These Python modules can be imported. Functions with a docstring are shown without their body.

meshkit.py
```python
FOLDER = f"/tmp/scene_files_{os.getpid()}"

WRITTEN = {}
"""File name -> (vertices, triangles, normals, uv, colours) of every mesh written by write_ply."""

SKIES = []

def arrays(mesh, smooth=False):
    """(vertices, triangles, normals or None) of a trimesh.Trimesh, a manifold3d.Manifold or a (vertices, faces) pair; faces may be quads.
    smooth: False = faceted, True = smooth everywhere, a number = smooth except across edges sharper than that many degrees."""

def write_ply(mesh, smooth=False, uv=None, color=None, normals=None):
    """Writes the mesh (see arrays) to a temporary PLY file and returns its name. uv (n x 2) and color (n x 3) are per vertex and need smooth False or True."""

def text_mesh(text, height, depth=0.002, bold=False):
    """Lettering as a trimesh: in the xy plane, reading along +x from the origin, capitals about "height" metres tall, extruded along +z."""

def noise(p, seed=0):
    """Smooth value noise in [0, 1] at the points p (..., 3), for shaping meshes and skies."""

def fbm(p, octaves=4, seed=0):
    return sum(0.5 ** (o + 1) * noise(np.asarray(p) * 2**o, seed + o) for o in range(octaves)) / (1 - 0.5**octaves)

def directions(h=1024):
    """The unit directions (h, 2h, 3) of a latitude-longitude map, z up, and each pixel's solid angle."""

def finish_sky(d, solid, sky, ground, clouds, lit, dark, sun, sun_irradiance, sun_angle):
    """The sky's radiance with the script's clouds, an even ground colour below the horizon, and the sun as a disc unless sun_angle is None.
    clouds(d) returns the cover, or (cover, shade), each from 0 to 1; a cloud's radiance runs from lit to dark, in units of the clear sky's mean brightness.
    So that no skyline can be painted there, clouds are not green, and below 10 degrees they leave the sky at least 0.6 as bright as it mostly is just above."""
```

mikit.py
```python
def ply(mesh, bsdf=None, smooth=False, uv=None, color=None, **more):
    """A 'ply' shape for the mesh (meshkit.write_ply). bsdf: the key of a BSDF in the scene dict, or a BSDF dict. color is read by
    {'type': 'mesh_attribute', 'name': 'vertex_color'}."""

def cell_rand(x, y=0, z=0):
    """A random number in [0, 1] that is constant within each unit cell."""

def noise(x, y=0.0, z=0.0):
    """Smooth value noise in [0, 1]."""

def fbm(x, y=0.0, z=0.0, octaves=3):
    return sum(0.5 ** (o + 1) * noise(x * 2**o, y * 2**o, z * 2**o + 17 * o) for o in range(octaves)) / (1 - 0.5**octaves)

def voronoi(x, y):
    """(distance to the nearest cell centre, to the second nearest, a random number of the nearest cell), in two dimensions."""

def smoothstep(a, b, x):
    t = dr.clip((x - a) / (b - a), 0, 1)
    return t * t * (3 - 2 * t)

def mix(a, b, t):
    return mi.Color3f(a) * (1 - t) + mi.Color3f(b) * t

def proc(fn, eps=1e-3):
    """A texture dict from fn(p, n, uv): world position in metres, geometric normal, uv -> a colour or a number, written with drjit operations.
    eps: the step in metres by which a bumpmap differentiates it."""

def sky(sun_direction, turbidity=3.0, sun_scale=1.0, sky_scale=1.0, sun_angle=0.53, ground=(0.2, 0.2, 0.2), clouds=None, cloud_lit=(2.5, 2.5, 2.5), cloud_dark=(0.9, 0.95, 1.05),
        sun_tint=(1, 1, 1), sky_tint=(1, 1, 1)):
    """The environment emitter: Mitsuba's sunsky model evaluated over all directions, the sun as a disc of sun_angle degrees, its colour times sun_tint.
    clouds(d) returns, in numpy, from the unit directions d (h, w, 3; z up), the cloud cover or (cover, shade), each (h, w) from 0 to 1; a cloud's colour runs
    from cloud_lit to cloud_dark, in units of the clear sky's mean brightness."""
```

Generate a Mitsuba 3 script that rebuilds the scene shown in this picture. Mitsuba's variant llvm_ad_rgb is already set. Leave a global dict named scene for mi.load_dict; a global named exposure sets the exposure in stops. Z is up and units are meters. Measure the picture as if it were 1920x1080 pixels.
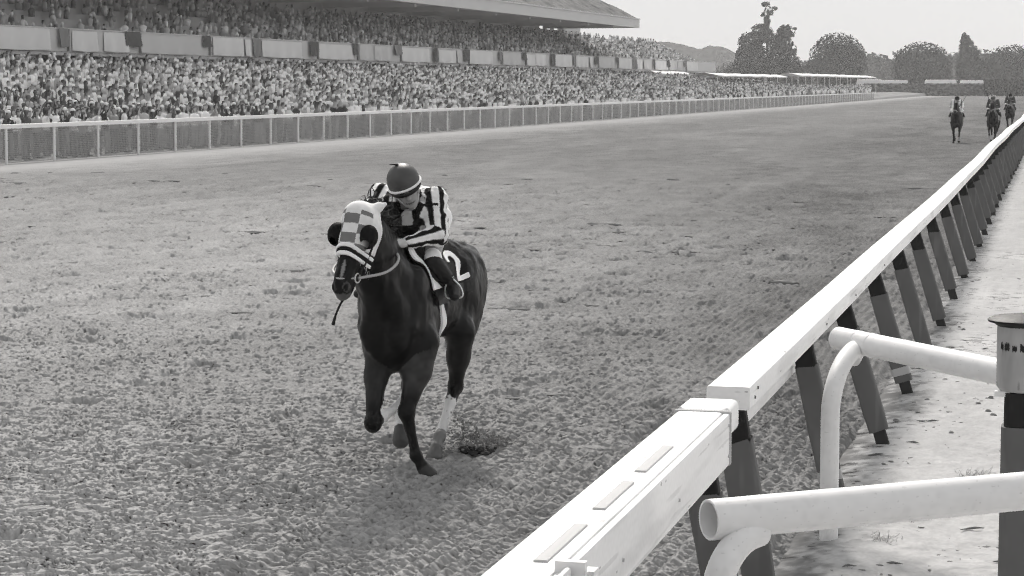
import math, random
import numpy as np, trimesh, drjit as dr, mitsuba as mi, mikit, meshkit
from manifold3d import Manifold
from mikit import proc, noise as tnoise, fbm as tfbm, voronoi, smoothstep, mix, cell_rand
from meshkit import noise as vnoise, fbm as vfbm

T = mi.ScalarTransform4f
scene, labels = {}, {}
rng = np.random.default_rng(7)

# ------------------------------------------------------------------ camera, sky, exposure
EYE = np.array([0.0, 0.0, 2.65])
YAW, PITCH = math.atan(1040 / 4000), math.atan(380 / 4000)
LOOK = np.array([-math.sin(YAW) * math.cos(PITCH), math.cos(YAW) * math.cos(PITCH), -math.sin(PITCH)])
scene['camera'] = {
    'type': 'perspective', 'fov': math.degrees(2 * math.atan(960 / 4000)), 'fov_axis': 'x',
    'near_clip': 0.1, 'far_clip': 9000.0,
    'to_world': T().look_at(origin=EYE.tolist(), target=(EYE + LOOK).tolist(), up=[0, 0, 1]),
    'medium': {'type': 'ref', 'id': 'haze_air'},
}
SUN_AZ, SUN_EL = math.radians(-17), math.radians(42)      # ahead of the camera, a little to the left of the straight
def cloud_cover(d):
    return np.ones(d.shape[:2]), np.clip(0.25 + 0.5 * d[..., 2], 0, 1)
scene['sky'] = mikit.sky((math.sin(SUN_AZ) * math.cos(SUN_EL), math.cos(SUN_AZ) * math.cos(SUN_EL), math.sin(SUN_EL)),
                         turbidity=6, sun_scale=0.85, sun_angle=10, clouds=cloud_cover,
                         cloud_lit=(1.74, 1.74, 1.74), cloud_dark=(0.9, 0.9, 0.9), sun_tint=(0.845, 1.0, 1.30), ground=(.2, .2, .2))
exposure = 2.2

# ------------------------------------------------------------------ helpers
def numbered(name):
    if name not in scene and name not in labels and not any(k.startswith(name + '__') for k in scene):
        return name
    i = 1
    while True:
        k = f'{name}_{i:03d}'
        if k not in scene and k not in labels:
            return k
        i += 1
_count = {}
def obj(name, mesh, mat, parent=None, smooth=False, color=None, uv=None, **more):
    base = (parent + '__' if parent else '') + name
    n = _count.get(base)
    key = base if n is None else f'{base}_{n:03d}'
    _count[base] = 1 if n is None else n + 1
    scene[key] = mesh if isinstance(mesh, dict) else mikit.ply(mesh, mat, smooth=smooth, color=color, uv=uv, **more)
    return key
def thing(name, label, cat, group=None):
    n = _count.get(name)
    key = name if n is None else f'{name}_{n:03d}'
    _count[name] = 1 if n is None else n + 1
    labels[key] = {'label': label, 'category': cat}
    if group: labels[key]['group'] = group
    return key
def tag(key, label, cat=None, group=None, kind=None):
    labels[key] = {'label': label}
    if cat: labels[key]['category'] = cat
    if group: labels[key]['group'] = group
    if kind: labels[key]['kind'] = kind
    return key
def structure(name, mesh, mat, label, **k):
    return tag(obj(name, mesh, mat, None, **k), label, kind='structure')

def grey(v): return {'type': 'rgb', 'value': [v, v, v]}
def mat(name, base, rough=0.6, spec=0.4, **more):
    scene[name] = {'type': 'twosided', 'bsdf': {'type': 'principled', 'base_color': grey(base) if np.isscalar(base) else base,
                   'roughness': rough, 'specular': spec, **more}}
    return name
def cat_meshes(ms): return trimesh.util.concatenate(ms)
def box(x0, x1, y0, y1, z0, z1):
    m = trimesh.creation.box((x1 - x0, y1 - y0, z1 - z0)); m.apply_translation(((x0 + x1) / 2, (y0 + y1) / 2, (z0 + z1) / 2)); return m
def frame_from(a, b, upv=(0, 0, 1)):
    a, b = np.asarray(a, float), np.asarray(b, float)
    d = b - a; L = np.linalg.norm(d); d /= L
    x = np.cross(d, upv)
    if np.linalg.norm(x) < 1e-6: x = np.cross(d, (0, 1, 0))
    x /= np.linalg.norm(x); y = np.cross(x, d)
    return a, x, y, d, L
def prism(section, a, b, upv=(0, 0, 1), end_inset=0.0):
    """A closed section (n x 2: right, up) swept from a to b."""
    a, x, y, d, L = frame_from(a, b, upv)
    s = np.asarray(section, float); n = len(s); c = s.mean(0)
    rings = []
    steps = [(0, 1)] if not end_inset else [(0, None), (end_inset, 1)]
    zs, sc = [], []
    if end_inset:
        k = 1 - end_inset / max(np.abs(s - c).max(), 1e-6)
        zs, sc = [0, end_inset, L - end_inset, L], [k, 1, 1, k]
    else: zs, sc = [0, L], [1, 1]
    for zz, k in zip(zs, sc):
        q = c + (s - c) * k
        rings.append(a + q[:, :1] * x + q[:, 1:] * y + zz * d)
    v = np.vstack(rings); f = []
    for r in range(len(zs) - 1):
        for i in range(n):
            j = (i + 1) % n
            f += [[r * n + i, r * n + j, (r + 1) * n + j], [r * n + i, (r + 1) * n + j, (r + 1) * n + i]]
    for i in range(1, n - 1):
        f.append([0, i + 1, i]); o = (len(zs) - 1) * n; f.append([o, o + i, o + i + 1])
    m = trimesh.Trimesh(v, np.array(f), process=False)
    if m.volume < 0: m.invert()
    return m
def rrect(w, h, r=0.01, k=2):
    pts = []
    for cx, cy, a0 in ((w / 2 - r, h / 2 - r, 0), (-w / 2 + r, h / 2 - r, 90), (-w / 2 + r, -h / 2 + r, 180), (w / 2 - r, -h / 2 + r, 270)):
        for t in range(k + 1):
            a = math.radians(a0 + 90 * t / k); pts.append((cx + r * math.cos(a), cy + r * math.sin(a)))
    return np.array(pts)
def tube(points, radii, sides=10, caps=True):
    p = np.asarray(points, float); n = len(p)
    r = np.broadcast_to(np.asarray(radii, float), (n,))
    t = np.gradient(p, axis=0); t /= np.linalg.norm(t, axis=1, keepdims=True) + 1e-12
    a = np.cross(t[0], [0, 0, 1.0] if abs(t[0, 2]) < .9 else [1.0, 0, 0]); a /= np.linalg.norm(a)
    A = [a]
    for i in range(1, n):
        a = A[-1] - t[i] * (A[-1] @ t[i]); A.append(a / np.linalg.norm(a))
    A = np.array(A); B = np.cross(t, A)
    ang = np.arange(sides) * 2 * np.pi / sides
    v = (p[:, None] + r[:, None, None] * (np.cos(ang)[None, :, None] * A[:, None] + np.sin(ang)[None, :, None] * B[:, None])).reshape(-1, 3)
    f = []
    for i in range(n - 1):
        for j in range(sides):
            k = (j + 1) % sides
            f += [[i * sides + j, i * sides + k, (i + 1) * sides + k], [i * sides + j, (i + 1) * sides + k, (i + 1) * sides + j]]
    if caps:
        for j in range(1, sides - 1):
            f.append([0, j + 1, j]); o = (n - 1) * sides; f.append([o, o + j, o + j + 1])
    return trimesh.Trimesh(v, np.array(f), process=False)
def spline(pts, n):
    """Catmull-Rom through the points."""
    P = np.asarray(pts, float); P = np.vstack([2 * P[0] - P[1], P, 2 * P[-1] - P[-2]])
    out = []
    m = len(P) - 3
    for u in np.linspace(0, m, n):
        i = min(int(u), m - 1); t = u - i
        a, b, c, d = P[i:i + 4]
        out.append(0.5 * (2 * b + (c - a) * t + (2 * a - 5 * b + 4 * c - d) * t * t + (3 * b - 3 * c + d - a) * t ** 3))
    return np.array(out)

# signed distance modelling: parts blended smoothly, then a surface-net mesh
def smin(a, b, k):
    h = np.clip(0.5 + 0.5 * (b - a) / k, 0, 1)
    return b * (1 - h) + a * h - k * h * (1 - h)
class Ell:
    def __init__(s, c, r, k=.05, R=None): s.c, s.r, s.k, s.R = np.array(c, float), np.array(r, float), k, R
    def box(s):
        e = s.r if s.R is None else np.full(3, s.r.max())
        return s.c - e, s.c + e
    def __call__(s, p):
        q = p - s.c
        if s.R is not None: q = q @ s.R
        k0 = np.linalg.norm(q / s.r, axis=-1); k1 = np.linalg.norm(q / s.r ** 2, axis=-1)
        return np.where(k1 > 1e-9, k0 * (k0 - 1) / np.maximum(k1, 1e-9), -s.r.min())
class Cone:
    def __init__(s, a, b, ra, rb, k=.04): s.a, s.b, s.ra, s.rb, s.k = np.array(a, float), np.array(b, float), ra, rb, k
    def box(s): return np.minimum(s.a - s.ra, s.b - s.rb), np.maximum(s.a + s.ra, s.b + s.rb)
    def __call__(s, p):
        ab = s.b - s.a; h = np.clip(((p - s.a) @ ab) / (ab @ ab), 0, 1)
        return np.linalg.norm(p - s.a - h[..., None] * ab, axis=-1) - (s.ra + (s.rb - s.ra) * h)
def field(prims, p):
    d = np.full(p.shape[:-1], 9.0)
    for q in prims: d = smin(d, q(p), q.k)
    return d
def grid_field(prims, lo, hi, h):
    ax = [np.arange(lo[i], hi[i] + h, h) for i in range(3)]
    D = np.full([len(a) for a in ax], 1.0)
    for q in prims:
        b0, b1 = q.box(); m = q.k + 3 * h
        sl = tuple(slice(max(0, np.searchsorted(ax[i], b0[i] - m) - 1), np.searchsorted(ax[i], b1[i] + m) + 1) for i in range(3))
        sub = [ax[i][sl[i]] for i in range(3)]
        if min(map(len, sub)) == 0: continue
        p = np.stack(np.meshgrid(*sub, indexing='ij'), -1)
        D[sl] = smin(D[sl], q(p), q.k)
    return ax, D
def surface_net(ax, D):
    s = D < 0
    nx, ny, nz = D.shape
    cs = np.zeros((nx - 1, ny - 1, nz - 1), int)
    for i in (0, 1):
        for j in (0, 1):
            for k in (0, 1): cs += s[i:nx - 1 + i, j:ny - 1 + j, k:nz - 1 + k]
    act = (cs > 0) & (cs < 8)
    idx = np.full(act.shape, -1); I = np.argwhere(act); idx[act] = np.arange(len(I))
    acc, cnt = np.zeros((len(I), 3)), np.zeros(len(I))
    C = [(i, j, k) for i in (0, 1) for j in (0, 1) for k in (0, 1)]
    for a in C:
        for b in C:
            if sum(b) - sum(a) == 1 and all(y >= x for x, y in zip(a, b)):
                da = D[I[:, 0] + a[0], I[:, 1] + a[1], I[:, 2] + a[2]]; db = D[I[:, 0] + b[0], I[:, 1] + b[1], I[:, 2] + b[2]]
                c = (da < 0) != (db < 0); t = np.where(c, da / np.where(c, da - db, 1), 0)
                acc += np.where(c[:, None], np.array(a) + t[:, None] * (np.array(b) - np.array(a)), 0); cnt += c
    v = I + acc / cnt[:, None]
    v = np.stack([ax[i][0] + v[:, i] * (ax[i][1] - ax[i][0]) for i in range(3)], -1)
    F = []
    for d in range(3):
        o = [(1, 0, 0), (0, 1, 0), (0, 0, 1)][d]; u, w = [(1, 2), (2, 0), (0, 1)][d]
        A = s[:nx - o[0], :ny - o[1], :nz - o[2]]; B = s[o[0]:, o[1]:, o[2]:]
        E = np.argwhere(A != B)
        E = E[(E[:, u] > 0) & (E[:, w] > 0) & (E[:, u] < D.shape[u] - 1) & (E[:, w] < D.shape[w] - 1)]
        fl = A[E[:, 0], E[:, 1], E[:, 2]]
        q = []
        for du, dw in ((0, 0), (1, 0), (1, 1), (0, 1)):
            e = E.copy(); e[:, u] -= du; e[:, w] -= dw; q.append(idx[e[:, 0], e[:, 1], e[:, 2]])
        q = np.stack(q, 1); q[~fl] = q[~fl][:, ::-1]
        F += [q[:, [0, 1, 2]], q[:, [0, 2, 3]]]
    m = trimesh.Trimesh(v, np.vstack(F), process=False)
    if m.volume < 0: m.invert()
    return m
def sculpt(prims, h, cut=None, offset=0.0, relax=2):
    lo = np.min([q.box()[0] for q in prims], 0) - 3 * h - .02 - offset; hi = np.max([q.box()[1] for q in prims], 0) + 3 * h + .02 + offset
    ax, D = grid_field(prims, lo, hi, h)
    D = D - offset
    if cut is not None:
        p = np.stack(np.meshgrid(*ax, indexing='ij'), -1); D = np.maximum(D, cut(p))
    D[[0, -1]] = 1; D[:, [0, -1]] = 1; D[:, :, [0, -1]] = 1
    m = surface_net(ax, D)
    if relax: trimesh.smoothing.filter_taubin(m, lamb=.5, nu=.52, iterations=relax)
    return m
def attr_mat(name, rough, spec=0.4, scale=None, bump=None, **more):
    b = {'type': 'principled', 'base_color': {'type': 'mesh_attribute', 'name': 'vertex_color'}, 'roughness': rough, 'specular': spec, **more}
    if bump is not None: b = {'type': 'bumpmap', 'arbitrary': bump[0], 'scale': bump[1], 'bsdf': b}
    scene[name] = {'type': 'twosided', 'bsdf': b}
    return name
def rgb(g): g = np.asarray(g, float); return np.repeat(g[:, None], 3, 1)
# ------------------------------------------------------------------ the ground
RAIL_X = lambda y: -1.62 - 0.0056 * max(0.0, y - 22)          # the white running rail bends away slowly
FENCE_X = -34.6
def dirt_colour(p, n, uv):
    big = tfbm(p.x * .35, p.y * .12, 3.0, octaves=3)
    mid = tfbm(p.x * 2.6, p.y * 1.1, 9.0, octaves=3)
    fine = tnoise(p.x * 38, p.y * 38, 5.0)
    tone_drop = smoothstep(-13.0, -4.6, p.x + (big - .5) * 2.5) * smoothstep(9, 22, p.y + (big - .5) * 6) * 0.115 + smoothstep(-6.0, -2.8, p.x) * 0.075 + smoothstep(22, 75, p.y) * smoothstep(-33, -26, p.x) * 0.15  # track tone falls towards the rail and with distance
    v = 0.368 - dr.minimum(tone_drop, .20) + (big - .5) * .09 + (mid - .5) * .11 + (fine - .5) * .06
    streak = smoothstep(.62, .80, tnoise(p.x * .9, p.y * .16, 21.0)) * .03
    edge = smoothstep(-31.0, -33.2, p.x + (big - .5) * 1.6)
    v = dr.lerp(v + streak, 0.40 + (mid - .5) * .06, edge)
    crumb = smoothstep(.60, .72, tnoise(p.x * 30, p.y * 24, 2.0)) * .03 + smoothstep(.66, .76, tnoise(p.x * 62, p.y * 44, 6.0)) * .04
    v = v - crumb * (1 - edge) + .02
    return mi.Color3f(dr.maximum(v, .04))
def dirt_bump(p, n, uv):
    return tfbm(p.x * 26, p.y * 26, 1.0, octaves=3)
scene['dirt'] = {'type': 'twosided', 'bsdf': {'type': 'bumpmap', 'height': proc(dirt_bump, eps=4e-3), 'scale': 0.03,
                 'bsdf': {'type': 'diffuse', 'reflectance': proc(dirt_colour)}}}

def dirt_height(x, y):
    p = np.stack([x, y, np.zeros_like(x)], -1)
    warp = (vfbm(p * [2.2, 2.2, 1], 2, 3) - .5) * .25
    q = p + warp[..., None]
    def flat_top(n, a, b):
        t = np.clip((n - a) / (b - a), 0, 1); return t * t * (3 - 2 * t)
    rows = .04 * np.clip((-4.2 - x) / 2.5, 0, 1) * np.sin((x * .45 + y * 1.0) * 2 * np.pi / .34 + 3 * vnoise(p * [.7, .7, 1], 15))      # faint harrow rows
    h = .0165 * flat_top(vnoise(q * [23, 35, 1], 11) + rows, .24, .44) + .013 * flat_top(vnoise(q * [44, 56, 1], 12) + rows, .26, .48) + .008 * (vnoise(q * [60, 50, 1], 13) - .5)
    h = h + .012 * (vnoise(q * [5, 7, 1], 14) - .5)
    h = h + np.clip((y - 17) / 15, .0, 1) * (.034 * (flat_top(vnoise(q * [3.4, 3.0, 1], 61), .20, .34) - 1) + .019 * (flat_top(vnoise(q * [8, 5.5, 1], 62), .20, .36) - 1))
    rough = .62 + .5 * vfbm(p * [.45, .3, 1], 3, 17)
    h = 1.5 * h * np.clip(rough, .4, 1.3)
    # harrow grooves beside the rail
    g = np.clip((x + 5.6) / 2.2, 0, 1)
    gx = x + .02 * np.sin(y * .9) + .03 * (vnoise(p * [1, .8, 1], 19) - .5)
    h = h * (1 - .25 * g) + g * .012 * np.sin(gx * 2 * np.pi / .105) * (.5 + vnoise(p * [3, 2.4, 1], 23))
    # scuffs and hoof prints
    c = np.floor(p * [.55, .42, 1]); 
    def hsh(a, b, s): 
        t = np.sin(a * 127.1 + b * 311.7 + s * 74.7) * 43758.5453; return t - np.floor(t)
    for s in range(3):
        cx = (c[..., 0] + .2 + .6 * hsh(c[..., 0], c[..., 1], s)) / .55; cy = (c[..., 1] + .2 + .6 * hsh(c[..., 0], c[..., 1], s + 9)) / .42
        on = hsh(c[..., 0], c[..., 1], s + 20) > .50
        dx, dy = (x - cx) / (.075 + .08 * hsh(c[..., 0], c[..., 1], s + 5)), (y - cy) / (.10 + .22 * hsh(c[..., 0], c[..., 1], s + 6))
        r2 = dx * dx + dy * dy
        h = h + on * (-.060 * np.exp(-r2 * 1.6) + .022 * np.exp(-(np.sqrt(r2) - 1.5) ** 2 * 4) * (dy > -.3))
    return h
def track_grid():
    ys = [7.0]
    while ys[-1] < 62: ys.append(ys[-1] + max(.0135, .000112 * ys[-1] ** 2))
    near = len(ys)
    while ys[-1] < 900: ys.append(ys[-1] * 1.06)
    ys = np.array(ys)
    u = np.linspace(0, 1, 640)
    dense_l = np.maximum(-.58 * ys - 1.2, -33.9)[:, None]; dense_r = -0.95
    dense = dense_l + (dense_r - dense_l) * u[None]
    outer = np.linspace(0, 1, 14)[:-1]
    left = FENCE_X - .6 + (dense_l - FENCE_X + .6) * outer[None]
    X = np.hstack([left, dense]); Y = np.broadcast_to(ys[:, None], X.shape)
    amp = np.clip((62 - Y) / 8, 0, 1) * np.clip((Y - 7) / .6, 0, 1)
    amp[:, :14] = 0
    # the rail bends: keep the inner edge under it
    X = X - np.clip((X + 30) / 29, 0, 1) * np.clip(Y - 22, 0, None) * .0056
    Z = np.zeros(X.shape)
    Z[:near] = dirt_height(X[:near], Y[:near]) * amp[:near]
    X, Y = X.copy(), Y.copy(); Y[:near] -= .75 * Z[:near]; X[:near] += .1 * Z[:near]       # clods lean towards the camera, shaped so their near faces go dark
    # soft falling edge towards the infield strip
    XR = X + .0056 * np.clip(Y - 22, 0, None)
    Z = Z - .17 * np.clip((XR + 1.62) / .28, 0, 1)
    n, m = X.shape
    v = np.stack([X, Y, Z], -1).reshape(-1, 3)
    i = np.arange(n - 1)[:, None] * m + np.arange(m - 1)[None]
    q = np.stack([i, i + 1, i + m + 1, i + m], -1).reshape(-1, 4)
    return trimesh.Trimesh(v, np.vstack([q[:, [0, 1, 2]], q[:, [0, 2, 3]]]), process=False)
structure('track', track_grid(), 'dirt', 'wide harrowed dirt racetrack running towards the far turn', smooth=True)

def sand_colour(p, n, uv):
    a = tfbm(p.x * 1.3, p.y * .8, 2.0, octaves=4); b = tfbm(p.x * 11, p.y * 9, 4.0, octaves=3); c = tnoise(p.x * 60, p.y * 60)
    v = .46 + (a - .5) * .16 + (b - .5) * .10 + (c - .5) * .06
    xr = p.x + .0056 * dr.maximum(p.y - 22, 0) + (b - .5) * .5 + (a - .5) * .5
    v = dr.lerp(.20 + (b - .5) * .08, v, smoothstep(-1.52, -1.12, xr))
    spots = smoothstep(.70, .80, tnoise(p.x * 7, p.y * 16, 8.0)) * smoothstep(.5, .62, a)
    return mi.Color3f(dr.maximum(v - spots * .20, .08))
def sand_bump(p, n, uv): return tfbm(p.x * 13, p.y * 13, 7.0, octaves=4)
scene['sand'] = {'type': 'twosided', 'bsdf': {'type': 'bumpmap', 'height': proc(sand_bump, eps=4e-3), 'scale': 0.025,
                 'bsdf': {'type': 'diffuse', 'reflectance': proc(sand_colour)}}}
def sheet(xs, ys, zf):
    X, Y = np.meshgrid(xs, ys, indexing='xy'); Z = zf(X, Y)
    n, m = X.shape; i = np.arange(n - 1)[:, None] * m + np.arange(m - 1)[None]
    q = np.stack([i, i + 1, i + m + 1, i + m], -1).reshape(-1, 4)
    return trimesh.Trimesh(np.stack([X, Y, Z], -1).reshape(-1, 3), np.vstack([q[:, [0, 1, 2]], q[:, [0, 2, 3]]]), process=False)
def infield():
    ys = [5.0]
    while ys[-1] < 60: ys.append(ys[-1] + max(.03, .0003 * ys[-1] ** 2))
    while ys[-1] < 900: ys.append(ys[-1] * 1.08)
    xs = np.r_[np.linspace(-1.62, 1.4, 110), np.linspace(1.6, 12, 20), np.linspace(14, 400, 20)]
    def z(X, Y):
        p = np.stack([X, Y, 0 * X], -1)
        h = .045 * (vfbm(p * [2.6, 2.0, 1], 4, 31) - .5) + .030 * (vfbm(p * [15, 11, 1], 3, 33) - .5)
        lip = np.clip((X + 1.62) / .5, 0, 1)
        return (h + .012) * lip * np.clip((400 - Y) / 300, 0, 1) - .05 * (1 - lip) ** 2
    m = sheet(xs, np.array(ys), z)
    v = m.vertices.copy(); v[:, 0] -= np.clip((1.4 - v[:, 0]) / 3, 0, 1) * np.clip(v[:, 1] - 22, 0, None) * .0056
    return trimesh.Trimesh(v, m.faces, process=False)
structure('infield_strip', infield(), 'sand', 'pale trodden sandy strip inside the white rail', smooth=True)

def lawn_colour(p, n, uv):
    a = tfbm(p.x * .2, p.y * .2, 2.0, octaves=4); b = tfbm(p.x * 2.1, p.y * 2.1, 4.0, octaves=3)
    return mi.Color3f(.14 + (a - .5) * .10 + (b - .5) * .08)
scene['ground_cover'] = {'type': 'twosided', 'bsdf': {'type': 'diffuse', 'reflectance': proc(lawn_colour)}}
structure('ground', sheet(np.r_[np.linspace(-3500, -100, 18), np.linspace(-70, 60, 14), np.linspace(200, 3500, 16)], np.r_[np.linspace(-60, 900, 40), np.linspace(1100, 5000, 20)],
          lambda X, Y: np.where((X > -36) & (X < 420), -.16, -.06)), 'ground_cover', 'broad grassy ground round the racecourse')
# ------------------------------------------------------------------ plain materials
def worn_white(p, n, uv):
    a = tfbm(p.x * 2.2, p.y * 2.2, p.z * 5, octaves=4); b = tnoise(p.x * 30, p.y * 30, p.z * 30)
    grime = smoothstep(.60, .78, tfbm(p.x * 16, p.y * 16, p.z * 9, octaves=3)) * .05 + smoothstep(.84, .90, tnoise(p.x * 75, p.y * 60, p.z * 90)) * .10
    v = .71 - smoothstep(.50, .75, a) * .10 - grime + (b - .5) * .05
    return mi.Color3f(v)
mat('white_paint', proc(worn_white), .5, .3)
mat('fence_white', .70, .5); mat('fence_post_white', .68, .55); mat('wire_grey', .27, .6)
mat('concrete', .30, .8, .2); mat('seat_grey', .42, .8, .2); mat('parapet_pale', .50, .7, .2); mat('drape_pale', .62, .85, .1); mat('drape_soft', .50, .85, .1); mat('drape_dark', .09, .9, .1); mat('drape_grey', .20, .9, .1)
mat('soffit', .46, .8, .1); mat('fascia_pale', .52, .7, .2); mat('wall_dark', .42, .8, .1)
def shingle(p, n, uv):
    return mi.Color3f(.11 + .12 * tfbm(p.x * .9, p.y * .9, p.z * 2, octaves=3))
mat('roof_shingle', proc(shingle), .9, .1)
attr_mat('cloth_colours', .85, .15)

# ------------------------------------------------------------------ trackside fence
F0, F1, FS = 58.34, 400.0, 3.53
fence = thing('trackside_fence', 'long white rail fence with wire mesh, along the far side of the track', 'fence')
posts_y = np.arange(F0, F1, FS)
obj('rail', cat_meshes([prism(rrect(.11, .15, .02), (FENCE_X, y, 1.265), (FENCE_X, min(y + 4 * FS, F1) - .012, 1.265)) for y in np.arange(F0 - .3, F1, 4 * FS)]), 'fence_white', fence)
for y in posts_y:
    j = .012 * math.sin(y * 7.1)
    obj('post', prism(rrect(.095, .095, .03), (FENCE_X - .01 + j, y + j, -.12), (FENCE_X - .01, y, 1.19), (0, 1, 0)), 'fence_post_white', fence)
def wires(y0, y1, pitch, w):
    ms = []
    x, th = FENCE_X - .07, .006
    for y in np.arange(y0 + pitch / 2, y1, pitch): ms.append(box(x, x + th, y - w / 2, y + w / 2, .02, 1.18))
    for z in np.arange(.05, 1.17, pitch): ms.append(box(x + th + .002, x + 2 * th + .002, y0, y1, z - w / 2, z + w / 2))
    return cat_meshes(ms)
for y in posts_y[:-1]:
    far = y > 150
    k = obj('wire_mesh', wires(y + .05, y + FS - .05, .12 if far else .065, .04 if far else .020), 'wire_grey', fence)
    labels[k] = {'kind': 'stuff'}

# ------------------------------------------------------------------ grandstand: s along it, t back from its front, slightly turned to the track
SU = np.array([.034, 1.0]); SU /= np.linalg.norm(SU); SV = np.array([-SU[1], SU[0]])
def P(s, t, z):
    return np.stack(np.broadcast_arrays(-61 + SU[0] * s + SV[0] * t, SU[1] * s + SV[1] * t, z), -1).astype(float)
def sbox(s0, s1, t0, t1, z0, z1):
    m = box(s0, s1, t0, t1, z0, z1); m.vertices = P(m.vertices[:, 0], m.vertices[:, 1], m.vertices[:, 2]); m.invert() if m.volume < 0 else None; return m
def steps(s0, s1, tz):
    """A stepped profile [(t, z)...] between s0 and s1."""
    tz = np.array(tz); n = len(tz)
    v = np.vstack([P(s0, tz[:, 0], tz[:, 1]), P(s1, tz[:, 0], tz[:, 1])])
    f = [[i, i + 1, n + i + 1] for i in range(n - 1)] + [[i, n + i + 1, n + i] for i in range(n - 1)]
    return trimesh.Trimesh(v, np.array(f), process=False)
stand = thing('grandstand', 'long grandstand with a hipped roof, a draped parapet and a crowded upper tier', 'grandstand')
S0, S1, SR = 30.0, 312.0, 262.0
prof = []
for k in range(10): prof += [(.55 + .9 * k, 4.75 + .42 * k), (.55 + .9 * (k + 1), 4.75 + .42 * k)]
obj('seating_tier', steps(S0, S1, prof), 'seat_grey', stand)
obj('parapet', sbox(S0, S1, -.16, .10, 4.62, 5.92), 'parapet_pale', stand)
obj('parapet_cap', sbox(S0, S1 + .05, -.22, .16, 5.922, 5.99), 'parapet_pale', stand)
obj('gallery_floor', sbox(S0, S1, -.1, 9.2, 4.40, 4.60), 'soffit', stand)
def drape(s0, s1, z0, z1, t, wave, seed, n=26):
    r = np.random.default_rng(seed)
    ss = np.linspace(s0, s1, n); zz = np.linspace(z0, z1, 6)
    A, Bz = np.meshgrid(ss, zz, indexing='xy')
    tt = t - .04 - wave * (.5 + .5 * np.sin(A * (2.2 + r.random()) + r.random() * 6)) * (1.2 - (Bz - z0) / (z1 - z0)) - .02 * r.random(A.shape)
    Bz = Bz - (Bz < z0 + .05) * .06 * np.sin((A - s0) / (s1 - s0) * np.pi)
    v = P(A, tt, Bz).reshape(-1, 3); m = len(ss)
    i = np.arange(5)[:, None] * m + np.arange(m - 1)[None]
    q = np.stack([i, i + 1, i + m + 1, i + m], -1).reshape(-1, 4)
    return trimesh.Trimesh(v, np.vstack([q[:, [0, 1, 2]], q[:, [0, 2, 3]]]), process=False)
knots = 104.6 + 9.72 * np.arange(20) + .7 * np.sin(np.arange(20) * 2.7)
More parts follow.
